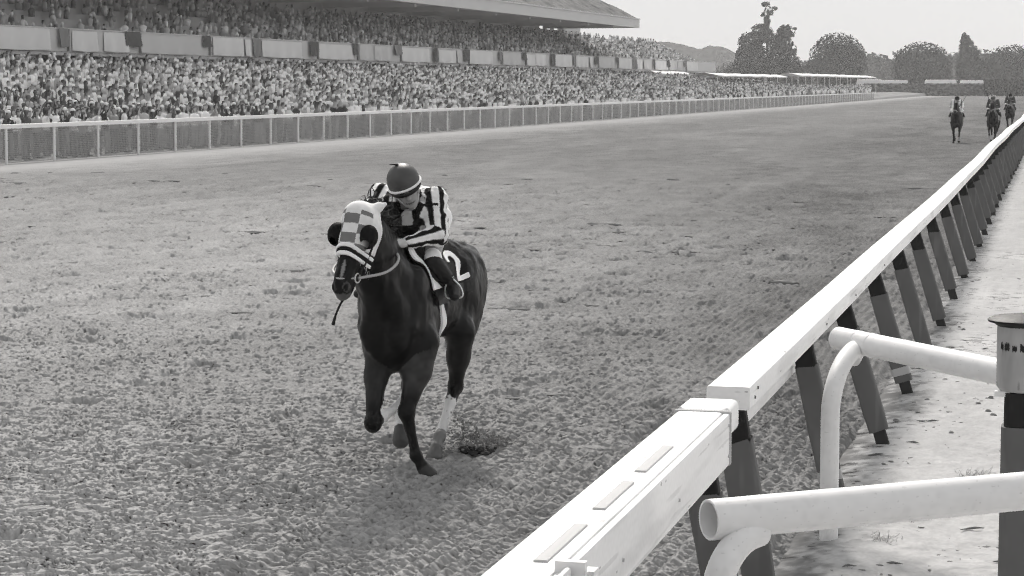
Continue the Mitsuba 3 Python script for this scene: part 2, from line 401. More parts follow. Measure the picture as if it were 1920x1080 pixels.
for i, s in enumerate(knots):
    if s > S1 - 2: break
    w = [1.7, 1.1, 2.0, 1.0, 1.4, 1.7, 1.2][i % 7]; cut = s + 1.2 + [7.3, 3.1, 7.2, 5.0, 7.4][i % 5]
    obj('drape', drape(s + 1.2, min(cut, S1), 4.70, 5.90 - .05 * (i % 3), -.18, .10, i), ['drape_pale', 'drape_soft'][i % 4 == 2], stand, smooth=True)
    if cut < s + 7: obj('drape', drape(cut + [.35, .9, .2][i % 3], s + 8.5, 4.72, 5.86, -.18, .13, i + 40), ['drape_soft', 'drape_pale'][i % 2], stand, smooth=True)
    obj('swag', drape(s - w / 2, s + w / 2, 4.74 + .17 * (i % 4), 5.97, -.26, .18, 100 + i, 40), ['drape_dark', 'drape_grey'][i % 3 == 1], stand, smooth=True)
    obj('parapet_post', sbox(s + w / 2 + .12, s + w / 2 + .26, -.30, -.165, 4.66, 5.95), 'drape_grey', stand)
for i, s in enumerate([84.0, 93.5]):
    obj('drape', drape(s, s + 6.5, 4.70, 5.9, -.18, .08, 60 + i), 'drape_pale', stand, smooth=True)
obj('fascia', sbox(S0, SR, -.30, .0, 9.72, 10.75), 'fascia_pale', stand)
obj('fascia_lip', sbox(S0, SR + .1, -.42, .02, 10.752, 10.88), 'fascia_pale', stand)
obj('soffit', sbox(S0, SR - .02, .002, 9.3, 9.95, 10.15), 'soffit', stand)
obj('end_fascia', sbox(SR + .002, SR + .25, -.30, 9.3, 9.74, 10.75), 'fascia_pale', stand)
for s in np.arange(S0 + 5, SR, 12.0):
    obj('roof_beam', sbox(s, s + .4, .3, 9.0, 9.45, 9.948), 'soffit', stand)
# back wall, left open in three bays near its end
ms = [sbox(S0, 240, 9.32, 9.6, 4.4, 10.7), sbox(240, 270, 9.32, 9.6, 4.4, 9.45), sbox(240, 270, 9.32, 9.6, 9.97, 10.7)]
for a, b in ((240, 250.6), (253.0, 253.9), (256.4, 257.2), (259.8, 270)): ms.append(sbox(a, b, 9.325, 9.595, 9.452, 9.968))
obj('back_wall', cat_meshes(ms), 'wall_dark', stand)
obj('end_wall', sbox(270.01, S1, 9.32, 9.6, 0, 8.9), 'wall_dark', stand)
obj('side_wall', sbox(S1 + .01, S1 + .3, .2, 9.6, 0, 5.2), 'wall_dark', stand)
for s in np.arange(S0 + 4, S1, 9.72):
    obj('column', sbox(s - .25, s + .25, .4, .9, 0, 4.39), 'concrete', stand)
obj('lower_wall', sbox(S0, S1, 4.0, 4.3, 0, 4.39), 'wall_dark', stand)
def hip_roof():
    """Shingled front slope and hipped end, rough along its edges."""
    ns, nt = 420, 14
    ss = np.linspace(S0, SR, ns); V = []
    for k in range(nt):
        t = 8.0 * k / (nt - 1)
        send = SR + .1 - t * 1.6
        V.append(P(S0 + (send - S0) * (ss - S0) / (SR - S0), t - .1, 10.9 + t * .62))
    V = np.array(V)
    V[1:, :, 2] += .34 * (vnoise(V[1:] * 1.7, 5) - .4) + .2 * (vnoise(V[1:] * 4, 6) - .4)
    i = np.arange(nt - 1)[:, None] * ns + np.arange(ns - 1)[None]
    q = np.stack([i, i + 1, i + ns + 1, i + ns], -1).reshape(-1, 4)
    front = trimesh.Trimesh(V.reshape(-1, 3), np.vstack([q[:, [0, 1, 2]], q[:, [0, 2, 3]]]), process=False)
    E = V[:, -1]; W = E + (P(0, 1, 0) - P(0, 0, 0)) * np.linspace(10, 2, nt)[:, None]
    v = np.vstack([E, W]); f = []
    for k in range(nt - 1): f += [[k, nt + k, k + 1], [k + 1, nt + k, nt + k + 1]]
    R = V[-1]; B2 = P(S0 + (SR - S0) * np.linspace(0, 1, ns), 16.0, 10.8)
    vb = np.vstack([R, B2]); j = np.arange(ns - 1); fb = np.vstack([np.stack([j, j + 1, ns + j + 1], 1), np.stack([j, ns + j + 1, ns + j], 1)])
    return cat_meshes([front, trimesh.Trimesh(v, np.array(f), process=False), trimesh.Trimesh(vb, fb, process=False)])
obj('roof', hip_roof(), 'roof_shingle', stand)

# terraced apron between the fence and the stand
def apron():
    ss = np.linspace(20, 560, 60); rows = []
    for s in ss:
        tfence = -(61 - SU[0] * s + FENCE_X) / -SV[0] + .15
        line = []
        for k in range(32):
            for tt in (-.6 - .85 * k, -.6 - .85 * (k + 1)):
                line.append(P(s, max(tt, tfence), apron_z(-.6 - .85 * k - .4, s) - .02))
        rows.append(line)
    V = np.array(rows); n, m, _ = V.shape
    i = np.arange(n - 1)[:, None] * m + np.arange(m - 1)[None]
    q = np.stack([i, i + 1, i + m + 1, i + m], -1).reshape(-1, 4)
    return trimesh.Trimesh(V.reshape(-1, 3), np.vstack([q[:, [0, 1, 2]], q[:, [0, 2, 3]]]), process=False)
def apron_z(t, s):
    drop = np.clip((np.asarray(s) - 285) / 90, 0, 1)
    return np.maximum(.0, 2.72 + (np.asarray(t) + 1) * .165) * (1 - .62 * drop)
structure('apron', apron(), 'concrete', 'stepped concrete apron between the trackside fence and the grandstand')

# ------------------------------------------------------------------ the crowd
SHIRTS = np.array([.9, .86, .88, .85, .82, .80, .78, .72, .66, .55, .42, .30, .20, .12, .06, .04, .035])
def simple_person(x, y, z, rot, sc, shirt, trousers, hair, skin, hat, lean, wide=1.0):
    ring = np.array([[.0, .13, .10], [.86, .17, .12], [1.16, .17, .12], [1.38, .225, .125], [1.48, .10, .09], [1.545, .075, .085], [1.66, .092, .108], [1.775, .055, .065]])
    ring[:5, 1:] *= wide
    n = 6; ang = np.arange(n) * 2 * np.pi / n + np.pi / 6
    v = np.stack([ring[:, 1, None] * np.cos(ang), ring[:, 2, None] * np.sin(ang), np.repeat(ring[:, :1], n, 1)], -1)
    v[:, :, 0] += lean[0] * ring[:, :1] / 1.7; v[:, :, 1] += lean[1] * ring[:, :1] / 1.7
    col = np.zeros((8, n)); col[0] = col[1] = trousers; col[2:5] = shirt; col[5] = skin
    face = np.sin(ang) > .2
    col[6] = np.where(face, skin, hair); col[7] = hair
    if hat: col[6:] = hat; col[5] = skin
    v = v.reshape(-1, 3) * sc
    c, s = math.cos(rot), math.sin(rot)
    v = np.stack([c * v[:, 0] - s * v[:, 1] + x, s * v[:, 0] + c * v[:, 1] + y, v[:, 2] + z], -1)
    return v, col.ravel()
_f = []
for r_ in range(7):
    for j_ in range(6):
        k_ = (j_ + 1) % 6
        _f += [[r_ * 6 + j_, r_ * 6 + k_, r_ * 6 + 6 + k_], [r_ * 6 + j_, r_ * 6 + 6 + k_, r_ * 6 + 6 + j_]]
_f += [[42, 43, 44], [42, 44, 45], [42, 45, 46], [42, 46, 47]]
PERSON_F = np.array(_f)
def crowd_mesh(spots, shirts, r, wide=1.0):
    V, C, F = [], [], []
    for i, (x, y, z) in enumerate(spots):
        # faces the track (+x)
        v, c = simple_person(x, y, z, -np.pi / 2 + (r.random() - .5) * 1.6, .92 + .16 * r.random(), r.choice(shirts), r.choice([.05, .08, .15, .3, .5]),
                             r.choice([.03, .04, .06, .10, .3]), r.choice([.42, .38, .30, .12]), r.choice([0, 0, 0, 0, .8, .75, .5]), ((r.random() - .5) * .3, (r.random() - .3) * .3), wide)
        V.append(v); C.append(c); F.append(PERSON_F + 48 * i)
    return trimesh.Trimesh(np.vstack(V), np.vstack(F), process=False), rgb(np.concatenate(C))
def seen(x, y):
    a = math.degrees(math.atan2(x, y)) + math.degrees(YAW)
    return -14.2 < a < 9.5
r = np.random.default_rng(41)
spots = []
for k in range(30):
    t = -1.0 - .85 * k
    for s in np.arange(58 + .3 * (k % 2), 520, .66):
        if s > 300 and r.random() < .45 + .3 * (s > 400): continue
        if r.random() < (.06 if s < 190 else .26): continue
        ss, tt = s + (r.random() - .5) * .42, t + (r.random() - .5) * .5
        p = P(ss, tt, 0); z = float(apron_z(-.6 - .85 * math.floor((-tt - .6) / .85) - .4, ss))
        if p[0] > FENCE_X - .9 or not seen(p[0], p[1]): continue
        spots.append((p[0], p[1], z - .02))
spots = np.array(spots)
order = np.argsort(np.hypot(spots[:, 0], spots[:, 1]) + 2.0 * (spots[:, 0] < -46)); spots = spots[order]
near, rest = spots[:300], spots[300:]

# single spectators: one continuous figure each, in a few poses and outfits
def figure(pose, shirt, trousers, hair, skin, hat):
    r = np.random.default_rng(pose + 5)
    b = [Ell((0, 0, .98), (.165, .115, .17), .06), Ell((0, 0, 1.22), (.19, .12, .24), .06), Ell((0, 0, 1.38), (.20, .10, .09), .05), Cone((0, 0, 1.42), (0, .015, 1.56), .055, .055, .03),
         Ell((0, .02, 1.66), (.078, .098, .118), .02), Cone((0, .11, 1.65), (0, .125, 1.63), .018, .02, .02)]
    for s in (-1, 1):
        b += [Cone((.09 * s, 0, .95), (.10 * s, .02, .50), .09, .06, .04), Cone((.10 * s, .02, .50), (.11 * s, -.02, .08), .062, .042, .03), Cone((.11 * s, -.02, .05), (.12 * s, .13, .04), .045, .035, .03)]
        up = pose % 4 == 1 and s == 1
        if up: e, h = (.30, .08, 1.56), (.24, .14, 1.80)
        elif pose % 4 == 2: e, h = (.27 * s, .04, 1.12), (.06 * s, .20, 1.14)
        elif pose % 4 == 3: e, h = (.29 * s, .02, 1.14), (.12 * s, .24, 1.38)
        else: e, h = (.26 * s, -.03, 1.12), (.25 * s, .06, .88)
        b += [Cone((.19 * s, 0, 1.40), e, .062, .045, .03), Cone(e, h, .045, .032, .02), Ell(h, (.038, .04, .05), .02)]
    if hat: b += [Ell((0, .02, 1.72), (.13, .15, .018), .01), Ell((0, .01, 1.76), (.088, .10, .06), .01)]
    m = sculpt(b, .042, relax=1)
    v = m.vertices; z = v[:, 2]
    c = np.where(z < .97, trousers, shirt)
    c = np.where(z < .09, .03, c)
    handy = (np.abs(v[:, 0]) < .16) & (v[:, 1] > .16) & (z > 1.0) if pose % 4 >= 2 else ((z < .94) & (np.abs(v[:, 0]) > .19)) | ((z > 1.68) & (v[:, 0] > .15))
    c = np.where(handy, skin, c)
    c = np.where(z > 1.50, np.where((v[:, 1] > .045) & (z < 1.71), skin, hair), c)
    c = np.where((z > 1.68) & (v[:, 0] > .15) & (pose % 4 == 1), skin, c)
    if hat: c = np.where(z > 1.695, np.where((z > 1.68) & (v[:, 0] > .17), c, hat), c)
    return mikit.ply(m, 'cloth_colours', smooth=True, color=rgb(c))
outfits = [(.80, .10), (.78, .5), (.72, .06), (.82, .3), (.30, .05), (.45, .12), (.05, .05), (.04, .3), (.08, .08)]
kinds = []
for i in range(27):
    sh, tr = outfits[i % 9]
    kinds.append((sh, figure(i % 4 if i < 18 else (i + 1) % 4, sh, tr, [.03, .05, .12][i // 9], [.42, .34, .14][(i * 7) % 3], [0, 0, .78, 0, .1][i % 5]), [0, 0, 1, 0, 1][i % 5]))
poses = ['with arms hanging', 'raising one arm', 'with arms folded', 'with hands raised to face']
for x, y, z in near:
    ki = int(r.integers(len(kinds))); sh, ply, hat = kinds[ki]
    tone = 'pale shirt' if sh > .6 else 'grey top' if sh > .2 else 'dark jacket'
    pose = poses[(ki % 4 if ki < 18 else (ki + 1) % 4)]
    k = thing('person', f'spectator in a {tone}{" and hat" if hat else ", bareheaded"} {pose}, by the mesh fence', 'person', f'spectators behind the mesh fence in a {tone}{" and hat" if hat else ""}, {pose}')
    scene[k] = {**ply, 'to_world': T().translate([x, y, z]).rotate([0, 0, 1], math.degrees(-np.pi / 2 + (r.random() - .5) * 1.3)).scale(.93 + .13 * r.random())}
m, c = crowd_mesh(rest, SHIRTS, r)
tag(obj('crowd', m, 'cloth_colours', smooth=True, color=c), 'dense mass of spectators on the apron below the parapet', 'crowd', kind='stuff')
spots = []
for k in range(10):
    for s in np.arange(60, S1 - 1, .62):
        dens = .34 + .16 * math.sin(s * .21 + k) if s < 150 else .72
        if r.random() > dens: continue
        p = P(s + (r.random() - .5) * .4, .95 + .9 * k + .2 * (r.random() - .5), 0)
        if seen(p[0], p[1]): spots.append((p[0], p[1], 4.75 + .42 * k - .92))
m, c = crowd_mesh(spots, np.array([.7, .6, .5, .42, .36, .3, .24, .2, .12, .85, .4, .5]), r, 1.35)
tag(obj('upper_crowd', m, 'cloth_colours', smooth=True, color=c), 'spectators filling the shaded upper tier above the parapet', 'crowd', kind='stuff')

# long white awnings and tents beyond the stand
def awning(name, s0, s1, t0, t1, z, label, h=.5):
    k = thing(name, label, 'awning')
    ss = np.linspace(s0, s1, max(3, int((s1 - s0) / 5)))
    n = len(ss); prof = [(t0, z - h * .5), (t0, z - h * .2), ((t0 + t1) / 2, z + h * .5), (t1, z - h * .2), (t1, z - h * .5)]
    V = np.array([[P(s, t, zz - .06 * (i % 2)) for t, zz in prof] for i, s in enumerate(ss)])
    i = np.arange(n - 1)[:, None] * 5 + np.arange(4)[None]
    q = np.stack([i, i + 1, i + 6, i + 5], -1).reshape(-1, 4)
    obj('canopy', trimesh.Trimesh(V.reshape(-1, 3), np.vstack([q[:, [0, 1, 2]], q[:, [0, 2, 3]]]), process=False), 'fence_white', k)
    for s in np.linspace(s0 + .3, s1 - .3, max(2, int((s1 - s0) / 12))):
        for t in (t0 + .1, t1 - .1): obj('pole', sbox(s - .05, s + .05, t - .05, t + .05, float(apron_z(t, s)) * .5, z - h * .5), 'fence_post_white', k)
awning('awning', 271, 326, -8.5, -5, 4.05, 'white awning roof over the far crowd, just past the end of the grandstand', .45)
awning('awning', 343, 446, -7.5, -4, 4.4, 'long low white awning roof in front of the round dark trees', .5)
awning('awning', 262, 283, -2.6, -.9, 4.25, 'short white awning roof below the far end of the draped parapet', .45)
# ------------------------------------------------------------------ trees, hills and hedge far off
def leaf_colour(p, n, uv):
    return mi.Color3f(.030 + .028 * tfbm(p.x * .5, p.y * .5, p.z * .5, octaves=3))
scene['leaf_dark'] = {'type': 'twosided', 'bsdf': {'type': 'diffuse', 'reflectance': proc(leaf_colour)}}
mat('bark', .06, .9, .1); mat('leaf_grey', proc(lambda p, n, uv: mi.Color3f(.10 + .22 * smoothstep(.4, .8, tfbm(p.x * 1.4, p.y, p.z * 2, octaves=3)))), .9, .1)
def crown_mesh(lobes, n, size, seed, gaps=.35):
    """Leaf sprays through the outer part of the lobes (cx, cy, cz, rx, ry, rz)."""
    r = np.random.default_rng(seed)
    L = np.array(lobes, float); w = L[:, 3] * L[:, 5]; w /= w.sum()
    pts, nor = [], []
    while len(pts) < n:
        m = 4 * n
        i = r.choice(len(L), m, p=w); d = r.normal(size=(m, 3)); d /= np.linalg.norm(d, axis=1, keepdims=True)
        rad = r.random(m) ** .38
        q = L[i, :3] + d * L[i, 3:] * rad[:, None]
        keep = vnoise(q / (size * 3.2), seed) > gaps
        pts += list(q[keep]); nor += list(d[keep])
    c, d = np.array(pts[:n]), np.array(nor[:n])
    s = size * (.55 + .9 * r.random(n))
    a = r.normal(size=(n, 3)); a -= (a * d).sum(1, keepdims=True) * d * .6; a /= np.linalg.norm(a, axis=1, keepdims=True)
    b = np.cross(a, d + .7 * r.normal(size=(n, 3))); b /= np.linalg.norm(b, axis=1, keepdims=True)
    v = np.stack([c + s[:, None] * a, c + s[:, None] * b * .55, c - s[:, None] * a * .8, c - s[:, None] * b * .6], 1).reshape(-1, 3)
    k = np.arange(n)[:, None] * 4
    return trimesh.Trimesh(v, np.vstack([k + [0, 1, 2], k + [0, 2, 3]]), process=False)
def trunk_mesh(h, r0, limbs, seed):
    r = np.random.default_rng(seed)
    ms = [tube(spline([(0, 0, -1), (.2, 0, h * .35), (-.2, .2, h * .7), (.1, 0, h)], 9), np.linspace(r0, r0 * .25, 9), 8)]
    for (z, tip) in limbs:
        tip = np.array(tip, float)
        ms.append(tube(spline([(0, 0, z), tip * .5 + [0, 0, z * .5 + .4], tip], 7), np.linspace(r0 * .45, r0 * .12, 7), 6))
    return cat_meshes(ms)
def tree(name, x, y, lobes, n, size, seed, label, trunk_h, r0, limbs=(), gaps=.35, group=None):
    k = thing(name, label, 'tree', group)
    m = crown_mesh(lobes, n, size, seed, gaps); m.apply_translation((x, y, 0)); obj('crown', m, 'leaf_dark', k)
    t = trunk_mesh(trunk_h, r0, limbs, seed); t.apply_translation((x, y, 0)); obj('trunk', t, 'bark', k, smooth=40)
def dome(w, h, z0, seed, n=12, d=None):
    """Lobes of a broad round crown, w wide, from z0 up to h."""
    r = np.random.default_rng(seed); out = [(0, 0, (h + z0) / 2, w * .42, w * .4, (h - z0) * .44)]
    for i in range(n):
        a = 2 * np.pi * i / n + r.random(); u = .35 + .6 * r.random()
        rr = w * (.12 + .07 * r.random())
        z = z0 + (h - z0) * (.12 + .72 * (1 - .8 * u * u) * r.random() ** .5 + .04)
        out.append((math.cos(a) * u * (w / 2 - rr), math.sin(a) * u * (w / 2 - rr), min(z, h - rr * .8), rr, rr, rr * .8))
    return out
tall = [(-3.6, 0, 8, 6.0, 5, 6.5), (4.0, 1, 7, 6.2, 5, 6.0), (-4.8, 0, 14.5, 3.6, 3.5, 3.6), (-1.8, 0, 17.2, 3.6, 3.5, 3.0), (3.8, 0, 14, 3.8, 3.5, 4.0), (5.4, 0, 17.6, 2.6, 2.4, 2.4), (6.8, 0, 12.8, 1.9, 2, 1.6), (-6.6, 0, 11.5, 2.6, 2, 2.6),
        (-.2, 0, 20.5, 1.0, 1, 2.2), (.3, 0, 23.6, 1.3, 1.2, 1.5), (-1.3, 0, 22.8, .9, .8, .7), (1.9, 0, 24.3, 1.2, 1, .6), (-.6, 0, 25.6, 1.2, 1.1, .8), (7.8, 0, 18.6, .6, .6, .35), (9.0, 0, 4.5, 4, 4, 4.2), (-9, 0, 4.5, 4, 4, 4.2)]
tree('tall_tree', -83.5, 610, tall, 24000, .38, 3, 'tallest tree on the skyline, with a thin wispy top above its ragged dark crown', 24.5, .55, [(8, (-4, 0, 14)), (9, (4, 0, 15)), (16, (.5, 0, 25))], .40)
tree('round_tree', -64.6, 620, dome(20, 19.0, 0, 5, 16), 24000, .38, 5, 'broad round dark tree with small gaps of sky, next to the tallest tree', 15, .6, [(5, (-5, 0, 11)), (5, (5, 0, 11))], .36)
tree('round_tree', -41.0, 625, dome(21, 16.2, 0, 7, 16), 24000, .38, 7, 'wide dark tree with one bright hole of sky near its top', 12, .6, [(5, (-5, 0, 10)), (5, (5, 0, 10))], .36)
tree('slim_tree', -28.2, 630, dome(8.5, 16.2, -1, 8, 12) + [(-.6, 0, 13.6, 2.2, 2.0, 2.4), (-1.0, 0, 15.4, 1.5, 1.4, 1.9), (-1.3, 0, 16.9, .6, .6, .9)], 11000, .36, 8, 'narrower dark tree standing between the wide tree and the far treeline', 9, .4, (), .36)
tree('round_tree', -16.0, 640, dome(24, 15.4, 0, 9, 16), 24000, .38, 9, 'low spreading dark tree farthest to the right behind the running rail', 11, .5, [(4, (-6, 0, 9))], .34)
gb = 'hazy trees of the far treeline'
ORD = ['first', 'second', 'third', 'fourth', 'fifth', 'sixth', 'seventh', 'eighth']
for i, (x, y, w, h) in enumerate([(-128, 900, 42, 15), (-104, 900, 36, 13.5), (-84, 905, 38, 17.5), (-62, 900, 36, 19.5), (-38, 905, 38, 19), (-12, 900, 36, 18), (16, 905, 40, 17.5), (48, 900, 40, 17)]):
    tree('hazy_tree', x, y, dome(w, h, -1, 20 + i, 16), 3600, 1.05, 20 + i, f'hazy grey tree of the far treeline, {ORD[i]} from the grandstand end', h * .7, .6, (), .30, gb)
def ridge(y0, prof, seed, depth=160):
    xs = np.linspace(prof[0][0], prof[-1][0], 260); zs = np.interp(xs, *zip(*prof))
    zs = zs + 2.6 * (vnoise(np.stack([xs / 9, 0 * xs, 0 * xs + seed], -1), seed) - .5) + 2.0 * (vnoise(np.stack([xs / 3.5, 0 * xs, 0 * xs + seed], -1), seed + 1) - .5)
    rows = []
    for k, u in enumerate(np.linspace(0, 1, 9)):
        zz = zs * math.sin(u * np.pi) ** .8 if k not in (0, 8) else 0 * zs - .2
        rows.append(np.stack([xs, np.full(260, y0 + u * depth), zz], -1))
    V = np.array(rows); i = np.arange(8)[:, None] * 260 + np.arange(259)[None]
    q = np.stack([i, i + 1, i + 261, i + 260], -1).reshape(-1, 4)
    return trimesh.Trimesh(V.reshape(-1, 3), np.vstack([q[:, [0, 1, 2]], q[:, [0, 2, 3]]]), process=False)
structure('hills', ridge(1350, [(-900, 24), (-420, 26), (-330, 28), (-285, 29), (-268, 31.5), (-260, 32), (-250, 29), (-241, 27.5), (-234, 29), (-228, 27), (-216, 24), (-195, 16), (-175, 8), (-160, 1)], 4), 'leaf_dark', 'low wooded hills in the haze beyond the grandstand', smooth=True)
# clipped hedge and pale vans by the far turn
def hedge_mesh(x0, x1, y0, y1, h, n, size, seed):
    r = np.random.default_rng(seed)
    c = np.stack([x0 + (x1 - x0) * r.random(n), y0 + (y1 - y0) * r.random(n), h * r.random(n) ** .7], -1)
    c[: n // 2, 1] = y0
    a = r.normal(size=(n, 3)); a /= np.linalg.norm(a, axis=1, keepdims=True); b = np.cross(a, r.normal(size=(n, 3))); b /= np.linalg.norm(b, axis=1, keepdims=True)
    v = np.stack([c + size * a, c + size * b, c - size * a, c - size * b], 1).reshape(-1, 3); k = np.arange(n)[:, None] * 4
    return trimesh.Trimesh(v, np.vstack([k + [0, 1, 2], k + [0, 2, 3]]), process=False)
k = thing('hedge', 'long clipped dark hedge across the far end of the track', 'hedge')
obj('foliage', hedge_mesh(-20, 40, 536, 541, 4.0, 9000, .5, 2), 'leaf_dark', k)
k = thing('hedge', 'low grey hedge behind the crowd at the far turn', 'hedge')
obj('foliage', hedge_mesh(-50, -20.6, 546, 549, 2.9, 6000, .42, 3), 'leaf_grey', k)
mat('tyre', .03, .8, .1); mat('dark_glass', .04, .2, .5)
def van(x, y, rot, L, H, label):
    k = thing('parked_van', label, 'van', None)
    def put(m): m.apply_transform(trimesh.transformations.rotation_matrix(rot, (0, 0, 1))); m.apply_translation((x, y, 0)); return m
    sec = np.array([(-L / 2, .45), (L / 2 - .1, .45), (L / 2, .9), (L / 2 - .25, 1.35), (L / 2 - .9, H - .1), (L / 2 - 1.2, H), (-L / 2 + .15, H), (-L / 2, H - .2)])
    obj('body', put(prism(sec * [1, 1], (0, 1.0, 0), (0, -1.0, 0), (0, 0, 1), .08)), 'fence_white', k)
    obj('windscreen', put(box(L / 2 - .72, L / 2 - .68, -.85, .85, 1.4, H - .25)), 'dark_glass', k)
    for sx in (-1, 1):
        for sy in (-1, 1):
            w = trimesh.creation.cylinder(.36, .24, sections=14); w.apply_transform(trimesh.transformations.rotation_matrix(np.pi / 2, (1, 0, 0))); w.apply_translation((sx * L * .32, sy * .9, .36))
            obj('wheel', put(w), 'tyre', k)
for i, (x, y, L, H) in enumerate([(-50.5, 560, 7, 4.2), (-45.6, 575, 8.5, 4.0), (-33.5, 580, 9, 4.1), (-25.0, 585, 8, 4.0), (-16.5, 590, 8.5, 4.0)]):
    van(x, y, .04 * i, L, H, ['pale high van just past the end of the long awning', 'second pale van past the awning, behind the far crowd', 'pale van in front of the wide dark tree', 'pale van in front of the narrow dark tree', 'pale van farthest from the stand, above the clipped hedge'][i])
# ------------------------------------------------------------------ white running rail, its gate and the pipe barriers
mat('sleeve_grey', proc(lambda p, n, uv: mi.Color3f(.088 + .035 * tfbm(p.x * 9, p.y * 9, p.z * 4, octaves=3) + .03 * smoothstep(.6, .9, tnoise(p.x * 25, p.y * 25, p.z * 3)))), .65, .3)
mat('black_rubber', .008, .6, .3); mat('post_stub', .035, .8, .2); mat('tape_pale', .40, .7, .2); mat('plate_grey', .42, .7, .3); mat('plate_dull', .14, .7, .2)
def chipped(p, n, uv):
    a = tfbm(p.x * 4, p.y * 1.2, p.z * 9, octaves=4); line = smoothstep(.70, .80, tfbm(p.x * 22, p.y * 1.6, p.z * 34, octaves=2)); chip = smoothstep(.80, .83, tfbm(p.x * 30, p.y * 11, p.z * 40, octaves=2))
    v = .75 - smoothstep(.45, .75, a) * .13 - line * .12 - chip * .30 + (tnoise(p.x * 60, p.y * 60, p.z * 60) - .5) * .04
    return mi.Color3f(v)
mat('rail_paint', proc(chipped), .38, .45)
def rail_point(y, dx=0.0, z=0.0):
    return np.array([RAIL_X(y) + dx + .012 * math.sin(y * .21) + .02 * math.sin(y * .07 + 1), y, z + (.012 * math.sin(y * .33 + 2) + .02 * math.sin(y * .11)) * min(1, max(0, (y - 16) / 10))])
def rail_beam(y0, y1, sec, dx, z, step=1.4):
    n = max(2, int((y1 - y0) / step) + 1); ys = np.linspace(y0, y1, n); sec = np.array(sec); m = len(sec)
    jag = np.random.default_rng(int(y0 * 10))
    V = []
    for i, y in enumerate(ys):
        p = rail_point(y, dx, z); V.append(p + np.stack([sec[:, 0], 0 * sec[:, 0], sec[:, 1]], -1))
    V = np.array(V).reshape(-1, 3); f = []
    for i in range(n - 1):
        for j in range(m):
            k = (j + 1) % m; f += [[i * m + j, i * m + k, (i + 1) * m + k], [i * m + j, (i + 1) * m + k, (i + 1) * m + j]]
    for j in range(1, m - 1): f.append([0, j + 1, j]); o = (n - 1) * m; f.append([o, o + j, o + j + 1])
    t = trimesh.Trimesh(V, np.array(f), process=False)
    if t.volume < 0: t.invert()
    return t
rail = thing('running_rail', 'white wooden running rail on slanting dark padded posts, along the infield edge', 'rail')
joins = [10.35, 21.6, 33, 45, 58, 72, 88, 106, 126, 150]
for a, b in zip(joins[:-1], joins[1:]):
    obj('beam', rail_beam(a, b - .015, rrect(.215, .115, .012), 0, 1.115), 'rail_paint', rail, smooth=40)
    if a < 11: obj('board', rail_beam(10.76, 14.6, rrect(.035, .285, .006), -.118, .913), 'rail_paint', rail, smooth=40)
def slant_post(top, foot, parent, w=.155, d=.085, bare=.10, tape=False, seed=0, cap=.17):
    """Padded post leaning from under the rail to its foot: black collar, grey sleeve, dark stub."""
    top, foot = np.array(top, float), np.array(foot, float); u = lambda t: top + (foot - top) * t
    L = np.linalg.norm(top - foot); c = cap / L; e = 1 - bare / L; r = np.random.default_rng(seed)
    up = (0, 1, 0)
    k = obj('post', prism(rrect(w * .62, d * .7, .012), u(0), u(1) + (foot - top) / L * .12, up), 'post_stub', parent)
    obj('collar', prism(rrect(w * .90, d * .95, .018, 3), u(-.01), u(c + .01), up), 'black_rubber', k, smooth=40)
    # sleeve with a slightly ragged lower end and a soft bulge
    sec = rrect(w, d, .022, 3); a, x, y, dd, LL = frame_from(u(c), u(e), up); n = 12; m = len(sec); V = []
    for i in range(n + 1):
        t = i / n; bul = 1 + .035 * math.sin(t * np.pi) + .012 * r.normal()
        end = (r.random(m) - .5) * .03 if i in (0, n) else 0
        V.append(a + sec[:, :1] * bul * x + sec[:, 1:] * bul * y + (t * LL + end)[:, None] * dd if np.ndim(end) else a + sec[:, :1] * bul * x + sec[:, 1:] * bul * y + t * LL * dd)
    V = np.vstack(V); f = []
    for i in range(n):
        for j in range(m):
            q = (j + 1) % m; f += [[i * m + j, i * m + q, (i + 1) * m + q], [i * m + j, (i + 1) * m + q, (i + 1) * m + j]]
    for j in range(1, m - 1): f.append([0, j + 1, j]); o = n * m; f.append([o, o + j, o + j + 1])
    sm = trimesh.Trimesh(V, np.array(f), process=False); sm.invert() if sm.volume < 0 else None
    obj('sleeve', sm, 'sleeve_grey', k, smooth=45)
    obj('bracket', prism(rrect(.05, .03, .006), u(-.10), u(.03), up), 'white_paint', k)
    if tape: obj('tape', prism(rrect(w * 1.04, d * 1.08, .02, 3), u(e - .11), u(e - .05), up), 'tape_pale', k, smooth=40)
    return k
ys = [10.62, 13.75, 15.85, 18.5, 21.2, 23.9, 26.9, 30.0, 32.9]
while ys[-1] < 148: ys.append(ys[-1] + 2.95)
for i, y in enumerate(ys):
    tp = rail_point(y, [-.03, -.05][i] if i < 2 else .005, 1.05); ft = rail_point(y, .33 if i != 1 else .185, 0); ft[2] = 0
    if i == 0: ft = rail_point(y + .1, .135, 0)
    slant_post(tp, ft + [0, .0, .0], rail, seed=i, w=.165 if i == 0 else .15, tape=i in (1, 3), bare=[.05, .05, .11, .12, .06, .08, .14, .05][i % 8], cap=.215 if i else .20)
for y, z in ((10.52, 1.10), (10.62, 1.135), (13.86, 1.105), (15.9, 1.10), (18.55, 1.10)):
    q = rail_point(y, .1065, z); obj('bolt', tube([q, q + [.008, 0, 0]], [.009, .007], 8), 'plate_dull', rail)
